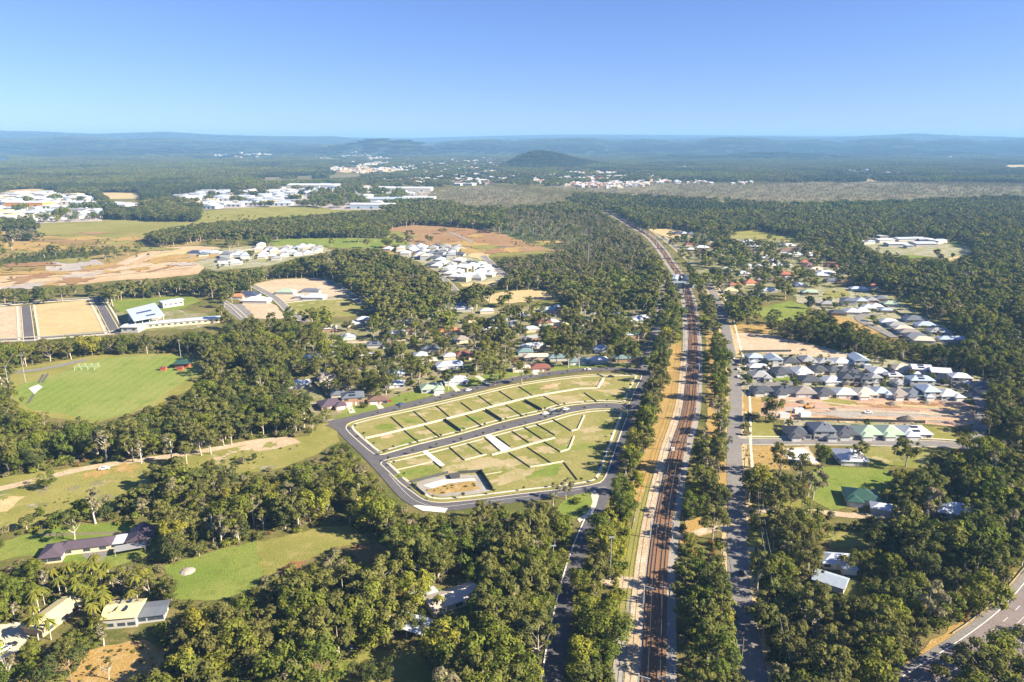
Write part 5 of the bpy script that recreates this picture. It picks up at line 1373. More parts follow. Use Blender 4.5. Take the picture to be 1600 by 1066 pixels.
for a in (
        (852, 648, 'car', 'white', 'white car first of the cluster parked on the middle street', 20), (862, 642, 'car', 'silver', 'silver car on the far side of the middle street cluster', 20), (870, 644.5, 'ute', 'black', 'black pickup among cars on the middle street', 20),
        (866, 648, 'car', 'grey', 'dark grey car on the near side of the middle street cluster', 20), (884, 641, 'car', 'white', 'white car a little apart at the east end of the cluster', 16), (606, 628, 'car', 'red', 'bright red car on a front lawn by the new street', 20),
        (626, 633, 'car', 'blue', 'blue car at the kerb beside a hedge on the new street', 60), (732, 611, 'car', 'white', 'white car at the kerb of the new street by a paved drive', 22), (1145, 561, 'car', 'white', 'white car furthest up the row parked on the eastern road', 95),
        (1149, 571, 'car', 'black', 'black car second in the row parked on the eastern road', 95), (1152, 578, 'car', 'silver', 'silver car in the middle of the row on the eastern road', 93), (1153, 590, 'car', 'white', 'white car nearest in the row parked on the eastern road', 92),
        (1257, 682, 'car', 'silver', 'silver car in the driveway of the first side-street house', 80), (1250, 687, 'car', 'black', 'black car parked along the side street kerb', 2), (1316, 683, 'car', 'grey', 'grey car in the driveway of the third side-street house', 80),
        (1327, 681, 'car', 'black', 'black car beside the grey one in a side-street driveway', 80), (1364, 682, 'car', 'white', 'white car before the pale green roofed house', 82), (1432, 686, 'car', 'black', 'black car at the last house on the side street', 4),
        (5, 1018, 'van', 'white', 'white van on the pale driveway at the picture edge', 60), (16, 1012, 'car', 'black', 'dark car beside the white van on the pale driveway', 60), (163, 734, 'ute', 'white', 'white pickup stopped on grass below the dirt track', 15),
        (1356, 646, 'ute', 'white', 'white work pickup on the red earthworks', 3), (918, 578.5, 'ute', 'white', 'white pickup at the bend by the tall gums on the new street', 10), (1256, 548, 'car', 'grey', 'dark car on the concrete path of the sand lot', 8),
        (1159, 898, 'car', 'black', 'black car in tree shade on the eastern road', 82), (955, 590, 'car', 'black', 'dark car on the shaded end of the new street', 5)):
    car(*a)
def excavator(px, py, label, rot):
    x, y = G(px, py)
    t = thing('excavator', label, 'excavator', (x, y, .1), math.radians(rot))
    for s_ in (-1.1, 1.1):
        MB().box(-1.9, s_ - .3, 0, 1.9, s_ + .3, .8).build('track', MAT['tyre'], t)
    MB().box(-1.8, -1.2, .85, 1.2, 1.2, 1.9).build('body', MAT['orange_paint'], t)
    MB().box(.1, .1, 1.9, 1.25, 1.2, 3.0).build('cab', MAT['glass'], t)
    MB().tube([(1.2, -.4, 1.6), (3.2, -.4, 3.8), (5.2, -.4, 2.6)], .2, 4).build('boom', MAT['orange_paint'], t)
    MB().tube([(5.2, -.4, 2.6), (4.6, -.4, .8)], .17, 4).build('stick', MAT['orange_paint'], t)
    MB().box(4.2, -.8, .2, 5.0, 0, .9).build('bucket', MAT['rail_steel'], t)
excavator(1261, 638, 'orange excavator working on the haul road of the red earthworks', 10)
excavator(1232, 652, 'orange excavator parked among machines below the gum at the earthworks', 60)
excavator(218, 425, 'orange excavator on the pale western earthworks', 10)
excavator(265, 419, 'orange excavator furthest along the pale western earthworks', 200)
for px, py, w, lab, mt in ((1225, 653, 6, 'white site container beside the red earthworks entry', 'door_white'), (1247, 645, 6, 'white site truck body beside the earthworks gum', 'door_white'), (1257, 651, 7, 'white covered stockpile at the earthworks edge', 'door_white')):
    x, y = G(px, py)
    t = thing('site_container', lab, 'container', (x, y, .1), R.uniform(-.3, .3))
    MB().box(-w / 2, -1.3, .15, w / 2, 1.3, 2.7).build('body', MAT[mt], t)
    MB().box(-w / 2 - .05, -1.35, 2.7, w / 2 + .05, 1.35, 2.8).build('roof', MAT['roof_white'], t)
for px, py, r, lab in ((1253, 629, 3.5, 'dark heap of soil on the western end of the earthworks'), (1303, 640, 2.6, 'small dark soil heap in the middle of the haul road'), (1394, 632, 4, 'dark soil heap on the raised bank of the earthworks'), (1418, 657, 6, 'wide dark brush heap behind the white-roofed house'),
                       (1447, 630, 3.5, 'dark brush heap below the two-storey blue house'), (1515, 640, 5, 'dark brush heap at the forest end of the earthworks')):
    x, y = G(px, py)
    o = MB().tube([(0, 0, 0), (.2, 0, r * .3), (.1, .2, r * .5)], [r, r * .6, r * .15], 9).build('soil_heap', MAT['bark_dark'], label=lab, category='heap')
    o.location = (x, y, 0)
# highway guard rail
q = offset(HWY, -3.1)
q = q[(q[:, 1] > 216) & (q[:, 1] < 330)]
t = thing('guard_rail', 'steel guard rail curving along the highway shoulder', 'guard rail', (0, 0, 0))
MB().add([(x, y, z) for z in (.45, .8) for x, y in q] + [(x + .08, y + .02, z) for z in (.8, .45) for x, y in q],
         [f for i in range(len(q) - 1) for f in ((i, i + 1, len(q) + i + 1, len(q) + i), (len(q) + i, len(q) + i + 1, 2 * len(q) + i + 1, 2 * len(q) + i), (2 * len(q) + i, 2 * len(q) + i + 1, 3 * len(q) + i + 1, 3 * len(q) + i))]).build('rail', MAT['steel_pole'], t)
GP_ = MB().box(-.08, -.08, 0, .08, .08, .8).mesh('post', MAT['steel_pole'])
pts, ang = along(q, 4)
for (x, y), a in zip(pts, ang):
    put('post', GP_, t, (x - .1, y - .05, 0), a)
# ------------------------------------------------------------------ trees
def leaf_cards(r_, centre, radii, n, size, up=.35):
    """n leaf sprays spread through the shell of one clump"""
    d = r_.normal(size=(n, 3))
    d /= np.linalg.norm(d, axis=1, keepdims=True)
    d[:, 2] = np.where(d[:, 2] < -.35, -d[:, 2], d[:, 2])
    rad = r_.uniform(.62, 1.08, (n, 1))
    p = centre + d * rad * radii
    nrm = d * .9 + r_.normal(size=(n, 3)) * .3 + np.array((0, 0, up * .8))
    nrm /= np.linalg.norm(nrm, axis=1, keepdims=True)
    a = np.cross(nrm, r_.normal(size=(n, 3)))
    a /= np.linalg.norm(a, axis=1, keepdims=True) + 1e-9
    b = np.cross(nrm, a)
    s = size * r_.uniform(.6, 1.35, (n, 1))
    t = s * r_.uniform(.45, .8, (n, 1))
    return np.stack([p - a * s, p - b * t, p + a * s, p + b * t], 1).reshape(-1, 3)

def cards_mesh(name, pts, mat):
    n = len(pts) // 4
    me = bpy.data.meshes.new(name)
    me.vertices.add(n * 4)
    me.vertices.foreach_set('co', pts.astype(np.float32).ravel())
    me.loops.add(n * 4)
    me.loops.foreach_set('vertex_index', np.arange(n * 4, dtype=np.int32))
    me.polygons.add(n)
    me.polygons.foreach_set('loop_start', np.arange(0, n * 4, 4, dtype=np.int32))
    me.materials.append(MAT[mat])
    me.update(calc_edges=True)
    return me

KINDS = {
    # crown height range, crown radius, clumps, clump radius, droop, leaf, bark
    'gum': dict(z0=.42, rad=.27, n=18, cr=.095, flat=.75, leaf='leaf_gum', bark='bark', up=.35),
    'spread': dict(z0=.30, rad=.38, n=26, cr=.10, flat=.7, leaf='leaf_gum', bark='bark', up=.4),
    'round': dict(z0=.16, rad=.36, n=26, cr=.125, flat=.85, leaf='leaf_green', bark='bark_dark', up=.35),
    'lime': dict(z0=.12, rad=.33, n=24, cr=.125, flat=.9, leaf='leaf_lime', bark='bark_dark', up=.35),
    'dark': dict(z0=.12, rad=.30, n=22, cr=.12, flat=1.0, leaf='leaf_dark', bark='bark_dark', up=.3),
    'thin': dict(z0=.35, rad=.25, n=15, cr=.085, flat=.8, leaf='leaf_grey', bark='bark_grey', up=.3),
    'bare': dict(z0=.35, rad=.30, n=12, cr=.05, flat=.8, leaf='leaf_grey', bark='bark_grey', up=.3),
}
NOM = 15.0
def tree_geo(kind, seed, cards, size):
    """leaf points and a trunk-with-limbs builder for a tree of nominal height 15 m"""
    k = KINDS[kind]
    r_ = np.random.default_rng(seed)
    H = NOM
    cz = (k['z0'] + 1) / 2 * H
    hz_ = (1 - k['z0']) / 2 * H * .92
    Rr = k['rad'] * H * r_.uniform(.72, 1.25)
    nc = max(6, int(k['n'] * r_.uniform(.65, 1.2)))
    cz += r_.uniform(-.03, .03) * H
    pts, centres = [], []
    lop = r_.uniform(-.35, .35, 2)
    for i in range(nc):
        for _ in range(30):
            d = r_.normal(size=3)
            d /= np.linalg.norm(d)
            f = r_.uniform(.35, 1.0) ** .5
            q = np.array((d[0] * Rr * f + lop[0] * Rr, d[1] * Rr * f + lop[1] * Rr, cz + d[2] * hz_ * f))
            if kind in ('gum', 'spread') and q[2] < cz - hz_ * .55 and r_.random() < .6:
                continue
            if all(np.linalg.norm((q - c) * (1, 1, 1.2)) > k['cr'] * H * .85 for c in centres):
                break
        centres.append(q)
        cr = k['cr'] * H * r_.uniform(.55, 1.4)
        n = max(3, int(cards * (cr / (k['cr'] * H)) ** 2 * (.25 if kind == 'bare' else 1)))
        pts.append(leaf_cards(r_, q, np.array((cr * 1.1, cr * 1.1, cr * k['flat'])), n, size, k['up']))
    return np.vstack(pts), centres, r_

def trunk_mb(kind, centres, r_, limbs, n=6):
    k = KINDS[kind]
    H = NOM
    lean = r_.uniform(-.5, .5, 2)
    fork = max(.22, k['z0'] * .85) * H
    top = H * .80
    def axis(z):
        f = z / H
        return np.array((lean[0] * math.sin(f * 3) + lean[0] * f, lean[1] * math.sin(f * 2.4) + lean[1] * f, z))
    rb = H * (.024 if kind in ('gum', 'spread', 'thin', 'bare') else .02)
    zs = [-.3, .4, fork * .5, fork, (fork + top) / 2, top]
    mb = MB().tube([axis(z) for z in zs], [rb * 1.35, rb, rb * .88, rb * .75, rb * .45, rb * .12], n)
    order = sorted(range(len(centres)), key=lambda i: -np.linalg.norm(centres[i][:2]))[:limbs]
    for i in order:
        c = centres[i]
        z0 = min(top * .9, max(fork * .7, c[2] - np.linalg.norm(c[:2]) * 1.0 - .8))
        a = axis(z0)
        m = (a + c) / 2 + np.array((0, 0, -.4)) + r_.normal(size=3) * .3
        mb.tube([a, m, c], [rb * .42, rb * .28, rb * .08], 4)
    return mb

SPEC = [('gum', 7), ('spread', 6), ('round', 5), ('lime', 3), ('dark', 3), ('thin', 4), ('bare', 2)]
NEAR = {}            # kind -> [(crown mesh, trunk mesh)]
seed = 100
for kind, cnt in SPEC:
    NEAR[kind] = []
    for i in range(cnt):
        seed += 1
        pts, centres, r_ = tree_geo(kind, seed, 78, .44)
        NEAR[kind].append((cards_mesh('crown', pts, KINDS[kind]['leaf']), trunk_mb(kind, centres, r_, 9 if kind != 'bare' else 12).mesh('trunk', MAT[KINDS[kind]['bark']])))

# sources for the massed woods (kept out of the scene, only their copies are drawn)
WOODS = bpy.data.collections.new('wood_sources')
SRC = {}             # (kind, level) -> list of indices in name order
names = []
def source(kind, level, crown, trunk):
    nm = f's{len(names):03d}'
    bm_pts = np.empty(len(crown.vertices) * 3, np.float32)
    crown.vertices.foreach_get('co', bm_pts)
    vs = bm_pts.reshape(-1, 3).tolist()
    nv = len(vs)
    fs = np.arange(nv).reshape(-1, 4).tolist()
    mi = [0] * len(fs)
    if trunk is not None:
        vs += [tuple(v.co) for v in trunk.vertices]
        for p in trunk.polygons:
            fs.append([nv + i for i in p.vertices])
            mi.append(1)
    me = bpy.data.meshes.new(nm)
    me.from_pydata(vs, [], fs)
    me.materials.append(crown.materials[0])
    if trunk is not None:
        me.materials.append(trunk.materials[0])
    me.polygons.foreach_set('material_index', mi)
    o = bpy.data.objects.new(nm, me)
    WOODS.objects.link(o)
    SRC.setdefault((kind, level), []).append(len(names))
    names.append(nm)
for kind, lst in NEAR.items():
    for c, t in lst:
        source(kind, 'near', c, t)
for kind, cnt in SPEC:
    for i in range(min(3, cnt)):
        seed += 1
        pts, centres, r_ = tree_geo(kind, seed, 24, .85)
        source(kind, 'mid', cards_mesh('crown', pts, KINDS[kind]['leaf']), trunk_mb(kind, centres, r_, 4, 4).mesh('trunk', MAT[KINDS[kind]['bark']]))
# bushes
for leaf, nm in (('leaf_green', 'bush'), ('leaf_gum', 'bush'), ('leaf_grey', 'bush'), ('leaf_rust', 'rust')):
    r_ = np.random.default_rng(seed + 7)
    seed += 1
    pts = np.vstack([leaf_cards(r_, np.array((r_.uniform(-1.1, 1.1), r_.uniform(-1.1, 1.1), r_.uniform(.5, 1.5))), np.array((1.0, 1.0, .8)), 26, .34) for _ in range(7)])
    source(nm, 'near', cards_mesh('crown', pts, leaf), None)
# patches of distant wood
def patch(kinds, radius, count, cards, size, seed, hh=(.75, 1.15)):
    r_ = np.random.default_rng(seed)
    out = []
    for i in range(count):
        a, f = r_.uniform(0, 6.283), math.sqrt(r_.random()) * radius
        kd = kinds[int(r_.integers(len(kinds)))]
        pts, _, _ = tree_geo(kd, int(r_.integers(1 << 30)), cards, size)
        out.append(pts * r_.uniform(*hh) + np.array((math.cos(a) * f, math.sin(a) * f, 0)))
    return np.vstack(out)
for leaf, kd in (('leaf_gum', ['gum', 'spread']), ('leaf_green', ['round', 'spread']), ('leaf_dark', ['dark', 'round'])):
    for i in range(3):
        seed += 1
        source('p_' + leaf, 'far', cards_mesh('crown', patch(kd, 13, 9, 4, 1.7, seed), leaf), None)
        seed += 1
        source('q_' + leaf, 'far', cards_mesh('crown', patch(kd, 36, 46, 1, 3.0, seed), leaf), None)
        seed += 1
        source('r_' + leaf, 'far', cards_mesh('crown', patch(kd, 75, 110, .4, 5.2, seed)[:], leaf), None)
for i in range(3):
    seed += 1
    source('p_heath', 'far', cards_mesh('crown', patch(['thin', 'bare'], 15, 9, 4, 1.1, seed, (.3, .6)), 'leaf_grey'), None)

# ---- where they stand
def jitter_grid(y0, y1, s, pad=45):
    out = []
    y = y0
    while y < y1:
        hw = y * .72 + pad
        n = int(2 * hw / s)
        x = -hw + (np.arange(n) + rng.random(n)) * s
        out.append(np.stack([x, y + rng.random(n) * s], 1))
        y += s
    return np.vstack(out)

BL = np.array(BLOCKED)
def survivors(p, h):
    """drop the trees that stand on, or hide, what the photo shows open"""
    ok = np.ones(len(p), bool)
    u = rng.random(len(p))
    v = rng.random(len(p))
    for poly, dens, hide in CLEAR:
        ins = inside(poly, p[:, 0], p[:, 1])
        ok &= ~(ins & (u > dens))
        for f in (.5, .8, 1.0):
            q = p * (CAM_H / (CAM_H - f * h))[:, None]
            ok &= ~(~ins & inside(poly, q[:, 0], q[:, 1]) & (v > hide))
    for bx, by, br in BL:
        near = np.abs(p[:, 1] - by) < br + 3
        idx = np.nonzero(near)[0]
        if len(idx):
            d = np.hypot(p[idx, 0] - bx, p[idx, 1] - by)
            ok[idx[d < br + 1.5]] = False
            if by < 1400:          # keep trees from covering the houses the photo shows
                for f in (.5, .9):
                    q = p[idx] * (CAM_H / (CAM_H - f * h[idx]))[:, None]
                    d2 = np.hypot(q[:, 0] - bx, q[:, 1] - by)
                    hd = .5 if by < 330 else .25
                    ok[idx[(d2 < br * .8) & (v[idx] > hd)]] = False
    return ok
# the rows above only reach trees close in depth: also test those further in front
def hides_house(p, h):
    bad = np.zeros(len(p), bool)
    v = rng.random(len(p))
    for f in (.55, .95):
        q = p * (CAM_H / (CAM_H - f * h))[:, None]
        for bx, by, br in BL:
            if by > 1500:
                continue
            near = np.nonzero((np.abs(q[:, 1] - by) < br) & (np.abs(q[:, 0] - bx) < br * .9))[0]
            old = 430 < by < 760 and -170 < bx < 130
            bad[near[v[near] > (.15 if old else .15)]] = True
    return bad

ZONES = [  # photo-pixel outlines where one sort of tree prevails: (outline, weights, height)
    ([(905, 1100), (890, 940), (930, 840), (955, 740), (985, 650), (1012, 580), (1028, 560), (1010, 680), (985, 780), (960, 900), (940, 1100)], dict(round=5, lime=3, gum=3), (11, 15)),
    ([(935, 1100), (950, 930), (975, 800), (1000, 800), (990, 930), (975, 1100)], dict(lime=4, round=2, bush=3), (4, 7)),
    ([(1060, 1100), (1075, 860), (1085, 760), (1100, 720), (1110, 560), (1100, 470), (1130, 470), (1140, 560), (1140, 760), (1150, 900), (1170, 1100)], dict(round=5, lime=3, gum=3), (9, 13)),
    ([(1230, 1100), (1200, 900), (1300, 850), (1600, 820), (1600, 920), (1400, 1060), (1370, 1100)], dict(gum=4, spread=3, round=4, lime=2, thin=1), (12, 19)),
    ([(0, 560), (0, 530), (180, 520), (340, 515), (480, 560), (470, 690), (330, 690), (150, 720), (0, 750), (0, 640), (150, 660), (330, 590), (300, 550)], dict(round=4, spread=4, gum=4, dark=3), (12, 16)),
    ([(0, 860), (100, 860), (260, 870), (300, 930), (250, 1000), (0, 1060)], dict(round=4, gum=2, lime=1, thin=1), (7, 11)),
    ([(250, 1100), (270, 930), (400, 880), (600, 830), (900, 800), (880, 960), (860, 1100)], dict(spread=4, gum=4, round=4, thin=1.2, lime=.6), (12, 18)),
    ([(0, 470), (0, 440), (300, 430), (420, 410), (620, 390), (700, 440), (720, 480), (560, 450), (400, 440), (330, 470)], dict(gum=4, spread=3, dark=2, thin=1), (14, 19)),
    ([(1330, 690), (1500, 660), (1600, 560), (1600, 900), (1420, 880)], dict(spread=4, gum=4, round=3, lime=1), (13, 19)),
    ([(440, 640), (440, 520), (560, 490), (700, 470), (1015, 470), (1005, 575), (860, 582), (560, 650)], dict(gum=5, spread=5, round=3, dark=1), (14, 20)),
    ([(700, 290), (860, 300), (1040, 400), (1000, 440), (760, 440), (800, 350)], dict(thin=4, gum=3, spread=2), (8, 13)),
]
ZP = [(GP(np.clip(np.array(z, float), -200, 1100)), w, h) for z, w, h in ZONES]
DEFAULT = (dict(gum=4, spread=4, round=3, dark=1.5, thin=1, lime=.4), (12, 17))

def dress(p):
    """kind and height for every point"""
    kinds = np.empty(len(p), object)
    h = np.empty(len(p))
    todo = np.ones(len(p), bool)
    stand = fbm(p[:, 0] / 70, p[:, 1] / 70, 31)
    for poly, w, hr in ZP + [(None, *DEFAULT)]:
        m = todo & (inside(poly, p[:, 0], p[:, 1]) if poly is not None else True)
        todo &= ~m
        n = m.sum()
        ks = list(w)
        wt = np.array([w[k] for k in ks], float)
        kinds[m] = rng.choice(ks, n, p=wt / wt.sum())
        h[m] = rng.uniform(*hr, n) * (.8 + .45 * stand[m]) * rng.choice([.62, .85, 1.0, 1.0, 1.15], n)
    kinds[(kinds != 'bush') & (rng.random(len(p)) < .012)] = 'bare'
    return kinds, h

p1_ = jitter_grid(165, 640, 5.9)
p2_ = jitter_grid(640, 1650, 8.0)
near_k, near_h = dress(p1_)
ok = survivors(p1_, near_h) & ~hides_house(p1_, near_h)
gap = fbm(p1_[:, 0] / 26, p1_[:, 1] / 26, 55)
ok &= ~((gap < .39) & (rng.random(len(p1_)) < .8))
p1_, near_k, near_h = p1_[ok], near_k[ok], near_h[ok]
mid_k, mid_h = dress(p2_)
mid_k[mid_k == 'bush'] = 'round'
ok = survivors(p2_, mid_h) & ~hides_house(p2_, mid_h)
p2_, mid_k, mid_h = p2_[ok], mid_k[ok], mid_h[ok]

# copses and hedges standing in the open country, and scrub over the marsh
def copse(px_pts, s, kinds, hr):
    q = GP(px_pts)
    x0, y0 = q.min(0)
    x1, y1 = q.max(0)
    gx, gy = np.meshgrid(np.arange(x0, x1, s), np.arange(y0, y1, s))
    c = np.stack([gx.ravel(), gy.ravel()], 1) + rng.uniform(-.5, .5, (gx.size, 2)) * s
    c = c[inside(q, c[:, 0], c[:, 1])]
    return c, rng.choice(kinds, len(c)).astype(object), rng.uniform(*hr, len(c))
COP = [copse(*a) for a in (
    ([(0, 349), (58, 350), (62, 361), (0, 362)], 9, ['dark', 'gum'], (10, 14)), ([(14, 368), (56, 366), (60, 377), (16, 378)], 9, ['dark', 'thin'], (10, 14)), ([(165, 334), (250, 330), (312, 333), (314, 347), (250, 347), (170, 343)], 9, ['dark', 'dark', 'gum'], (13, 18)),
    ([(143, 304), (152, 303), (188, 334), (174, 337)], 9, ['dark', 'gum'], (13, 17)), ([(225, 376), (330, 359), (430, 351), (560, 340), (640, 338), (690, 346), (600, 361), (580, 372), (420, 374), (330, 375), (250, 388)], 10, ['gum', 'gum', 'spread', 'dark'], (13, 18)),
    ([(0, 402), (150, 388), (205, 387), (140, 402), (0, 416)], 9, ['round', 'dark'], (3, 5)), ([(0, 378), (200, 372), (300, 364), (330, 372), (200, 410), (0, 440)], 26, ['round', 'thin', 'dark'], (1.5, 4)), ([(320, 334), (520, 346), (420, 360), (330, 352)], 30, ['round', 'dark'], (2, 5)),
    ([(800, 366), (868, 372), (868, 392), (800, 384)], 18, ['round', 'dark'], (2, 5)), ([(690, 356), (860, 376), (830, 392), (700, 386)], 40, ['round'], (1.5, 3)), ([(0, 800), (60, 790), (200, 765), (330, 725), (470, 695), (430, 735), (262, 748), (215, 780), (150, 806), (60, 815)], 13, ['round', 'thin', 'lime', 'dark'], (1.5, 5)), ([(40, 824), (110, 812), (210, 790), (262, 768), (275, 782), (212, 804), (110, 826), (45, 834)], 6.5, ['round', 'dark', 'gum'], (6, 10)), ([(262, 850), (330, 838), (398, 840), (398, 850), (330, 858), (265, 864)], 6.5, ['round', 'dark', 'spread'], (5, 9)), ([(215, 780), (260, 748), (330, 745), (300, 790), (240, 800)], 8, ['gum', 'spread', 'round'], (9, 14)), ([(215, 802), (300, 797), (345, 815), (330, 840), (262, 838)], 9, ['round', 'gum', 'thin'], (3, 9)))]
gt = copse([(1160, 556), (1320, 556), (1500, 580), (1550, 600), (1500, 622), (1160, 616)], 13, ['round', 'dark', 'gum'], (3, 6)), copse([(1228, 662), (1440, 664), (1450, 684), (1222, 686)], 13, ['round', 'dark'], (3, 5)), copse([(1245, 458), (1390, 464), (1510, 532), (1400, 524)], 22, ['round', 'dark', 'gum'], (3, 7)), copse([(1060, 372), (1230, 374), (1320, 390), (1330, 440), (1150, 458), (1080, 410)], 26, ['round', 'gum', 'dark'], (4, 10)), copse([(400, 388), (500, 387), (420, 412), (330, 422)], 30, ['round', 'dark'], (3, 6)), copse([(605, 391), (718, 387), (790, 435), (720, 442), (660, 405)], 26, ['round', 'dark'], (3, 5))
for c in gt:
    far_ok = np.ones(len(c[0]), bool)
    for bx, by, br in BL:
        far_ok &= np.hypot(c[0][:, 0] - bx, c[0][:, 1] - by) > br * .85
    COP.append((c[0][far_ok], c[1][far_ok], c[2][far_ok]))
cop_p, cop_k, cop_h = (np.concatenate([c[i] for c in COP]) for i in range(3))
strip = np.array([(a, b) for a, b in offset(RAIL, -16)[RAIL[:, 1] < 340]])
lime_p = np.concatenate([strip + rng.normal(0, 1.3, strip.shape) for _ in range(4)])
lime_p = lime_p[rng.random(len(lime_p)) < .62]
cop_p = np.concatenate([cop_p, lime_p])
cop_k = np.concatenate([cop_k, rng.choice(['lime', 'lime', 'round'], len(lime_p)).astype(object)])
cop_h = np.concatenate([cop_h, rng.uniform(2.5, 5, len(lime_p))])

# ---- single trees
TREE_GROUPS = {}
TONE = {'gum': 'pale-trunked gum', 'spread': 'spreading gum', 'round': 'dense green tree', 'lime': 'yellow-green bushy tree', 'dark': 'dark evergreen', 'thin': 'sparse grey-green gum', 'bare': 'nearly bare tree'}
KNAME = {'gum': 'gum_tree', 'spread': 'gum_tree', 'round': 'broadleaf_tree', 'lime': 'bushy_tree', 'dark': 'evergreen_tree', 'thin': 'gum_tree', 'bare': 'bare_tree'}
def single_tree(kind, x, y, h, label, group=None, var=None, fat=1.0):
    c, t = NEAR[kind][R.randrange(len(NEAR[kind])) if var is None else var % len(NEAR[kind])]
    e = thing(KNAME[kind], label, 'tree', (x, y, 0), R.uniform(0, 6.28), group)
    s = h / NOM
    e.scale = (s * fat, s * fat, s)
    put('trunk', t, e)
    put('crown', c, e)
    return e

ALONE = [(268, 722, 17, 'thin', 'sparse grey-green gum with two trunks standing alone on the meadow by the track'), (72, 766, 11, 'round', 'single dense tree on the dirt track casting a long shadow'), (292, 727, 15, 'gum', 'tall thin gum at the edge of the track clearing'),
         (315, 712, 16, 'gum', 'pale-trunked gum at the bend of the dirt clearing'), (330, 710, 15, 'gum', 'second pale-trunked gum on the bare earth by the forest'), (350, 697, 14, 'spread', 'spreading gum on the bare earth below the forest edge'), (362, 695, 13, 'gum', 'slim gum at the top of the bare earth patch'),
         (208, 722, 15, 'gum', 'leaning gum with a long white trunk at the track edge'), (221, 724, 14, 'thin', 'wispy gum beside the leaning white-trunked one'), (117, 845, 13, 'gum', 'slender palm-like gum on the lawn behind the plum-roofed house'), (283, 840, 13, 'thin', 'blue-grey gum among dry scrub behind the lawn'),
         (322, 826, 13, 'thin', 'thin-trunked gum in the scrub between lawn and forest'), (1210, 660, 17, 'spread', 'large dark gum beside the machines at the earthworks'), (1196, 658, 14, 'dark', 'dark dense tree at the driveway corner by the earthworks'), (1415, 730, 16, 'spread', 'umbrella-shaped gum on the straw-coloured lot'),
         (1345, 727, 13, 'gum', 'slim gum at the corner of the lone white house'), (1270, 780, 17, 'thin', 'tall gum with two white trunks at the lawn edge'), (1250, 752, 16, 'spread', 'dense gum between the slab and the square lawn'), (1285, 730, 12, 'round', 'leafy tree beside the lone white house'),
         (1218, 745, 18, 'spread', 'massive dark gum in front of the concrete slab'), (1468, 990, 16, 'round', 'dense gum with a bright white trunk on the highway bank'), (1530, 962, 17, 'round', 'full-crowned gum with a white trunk at the guard rail'), (1405, 1044, 12, 'spread', 'umbrella gum on a thin leaning trunk by the highway'),
         (864, 790, 11, 'thin', 'small wispy gum on the verge of the southern street'), (884, 780, 11, 'thin', 'small grey gum on the verge near the traffic island'), (700, 610, 15, 'gum', 'gum with tall bare trunk in the front yard by the paved drive'), (815, 600, 18, 'spread', 'big gum on the corner lot by the dark driveway'),
         (773, 602, 17, 'spread', 'big gum with white trunk beside the dark driveway'), (888, 575, 18, 'gum', 'tall gum with white trunk before the teal roofs'), (905, 574, 18, 'gum', 'second tall gum before the teal roofs'), (954, 572, 18, 'gum', 'white-trunked gum at the bend of the new street'),
         (965, 571, 17, 'gum', 'leaning white-trunked gum at the bend of the new street'), (986, 572, 16, 'spread', 'spreading gum at the eastern bend by the railway trees'), (540, 1002, 17, 'gum', 'tall straight gum with a long white trunk in the bottom forest'), (490, 1000, 14, 'thin', 'grey gum with a forked white trunk in the bottom forest'),
         (740, 1042, 12, 'bare', 'bare white-limbed tree below the open pale shed'), (14, 1066, 11, 'bare', 'dead white tree at the bottom corner by the driveway'), (170, 1062, 8, 'bare', 'small dead tree on the dry grass corner'), (1297, 852, 9, 'bare', 'dead leaning stem in the yellow clearing'),
         (978, 742, 12, 'bare', 'white-stemmed dead tree at the footpath end of the lots'), (475, 668, 18, 'gum', 'tall gum over the meadow by the street corner'), (455, 672, 16, 'gum', 'gum beside the tallest one near the street corner'), (510, 662, 9, 'round', 'small leafy tree by the drive of the corner house'),
         (655, 985, 9, 'dark', 'dark conical evergreen beside the driveway of the open shed'), (565, 1062, 9, 'dark', 'first of two dark cypresses on the bottom lawn'), (578, 1064, 8, 'dark', 'second, shorter dark cypress on the bottom lawn'), (600, 1062, 8, 'dark', 'squat dark cypress apart from the pair on the bottom lawn'),
         (664, 545, 18, 'gum', 'tall gum in the middle of the old suburb'), (1492, 1096, 15, 'spread', 'dark gum in front of the highway dashes at the bottom edge'), (1530, 1082, 17, 'spread', 'great dark gum crown hanging over the highway lanes'), (1566, 1076, 17, 'round', 'dense dark crown beside the great one over the highway'), (1598, 1050, 15, 'spread', 'dark gum at the bottom corner across the highway'), (1592, 1092, 16, 'gum', 'olive gum in the very corner beyond the highway'),
         (584, 530, 18, 'spread', 'great spreading gum in the old suburb by the sandy street')]
for px, py, h, kind, lab in ALONE:
    x, y = G(px, py)
    single_tree(kind, x, y, h, lab)
# paddock trees far out
for k, (px, py, h) in enumerate([(605, 388, 16), (625, 386, 15), (641, 384, 17), (617, 379, 14), (668, 379, 13), (672, 382, 15), (573, 378, 16), (587, 377, 14), (560, 379, 18), (692, 366, 12), (640, 375, 17), (165, 405, 13), (180, 402, 12), (200, 399, 14), (172, 397, 12)]):
    x, y = G(px, py)
    single_tree('spread', x, y, h, f'dark rounded paddock tree, {ORD[k]} along the green paddock' if k < 11 else f'dark tree, {ORD[k - 11]} of the clump at the pale earthworks', 'scattered paddock trees', fat=1.3)

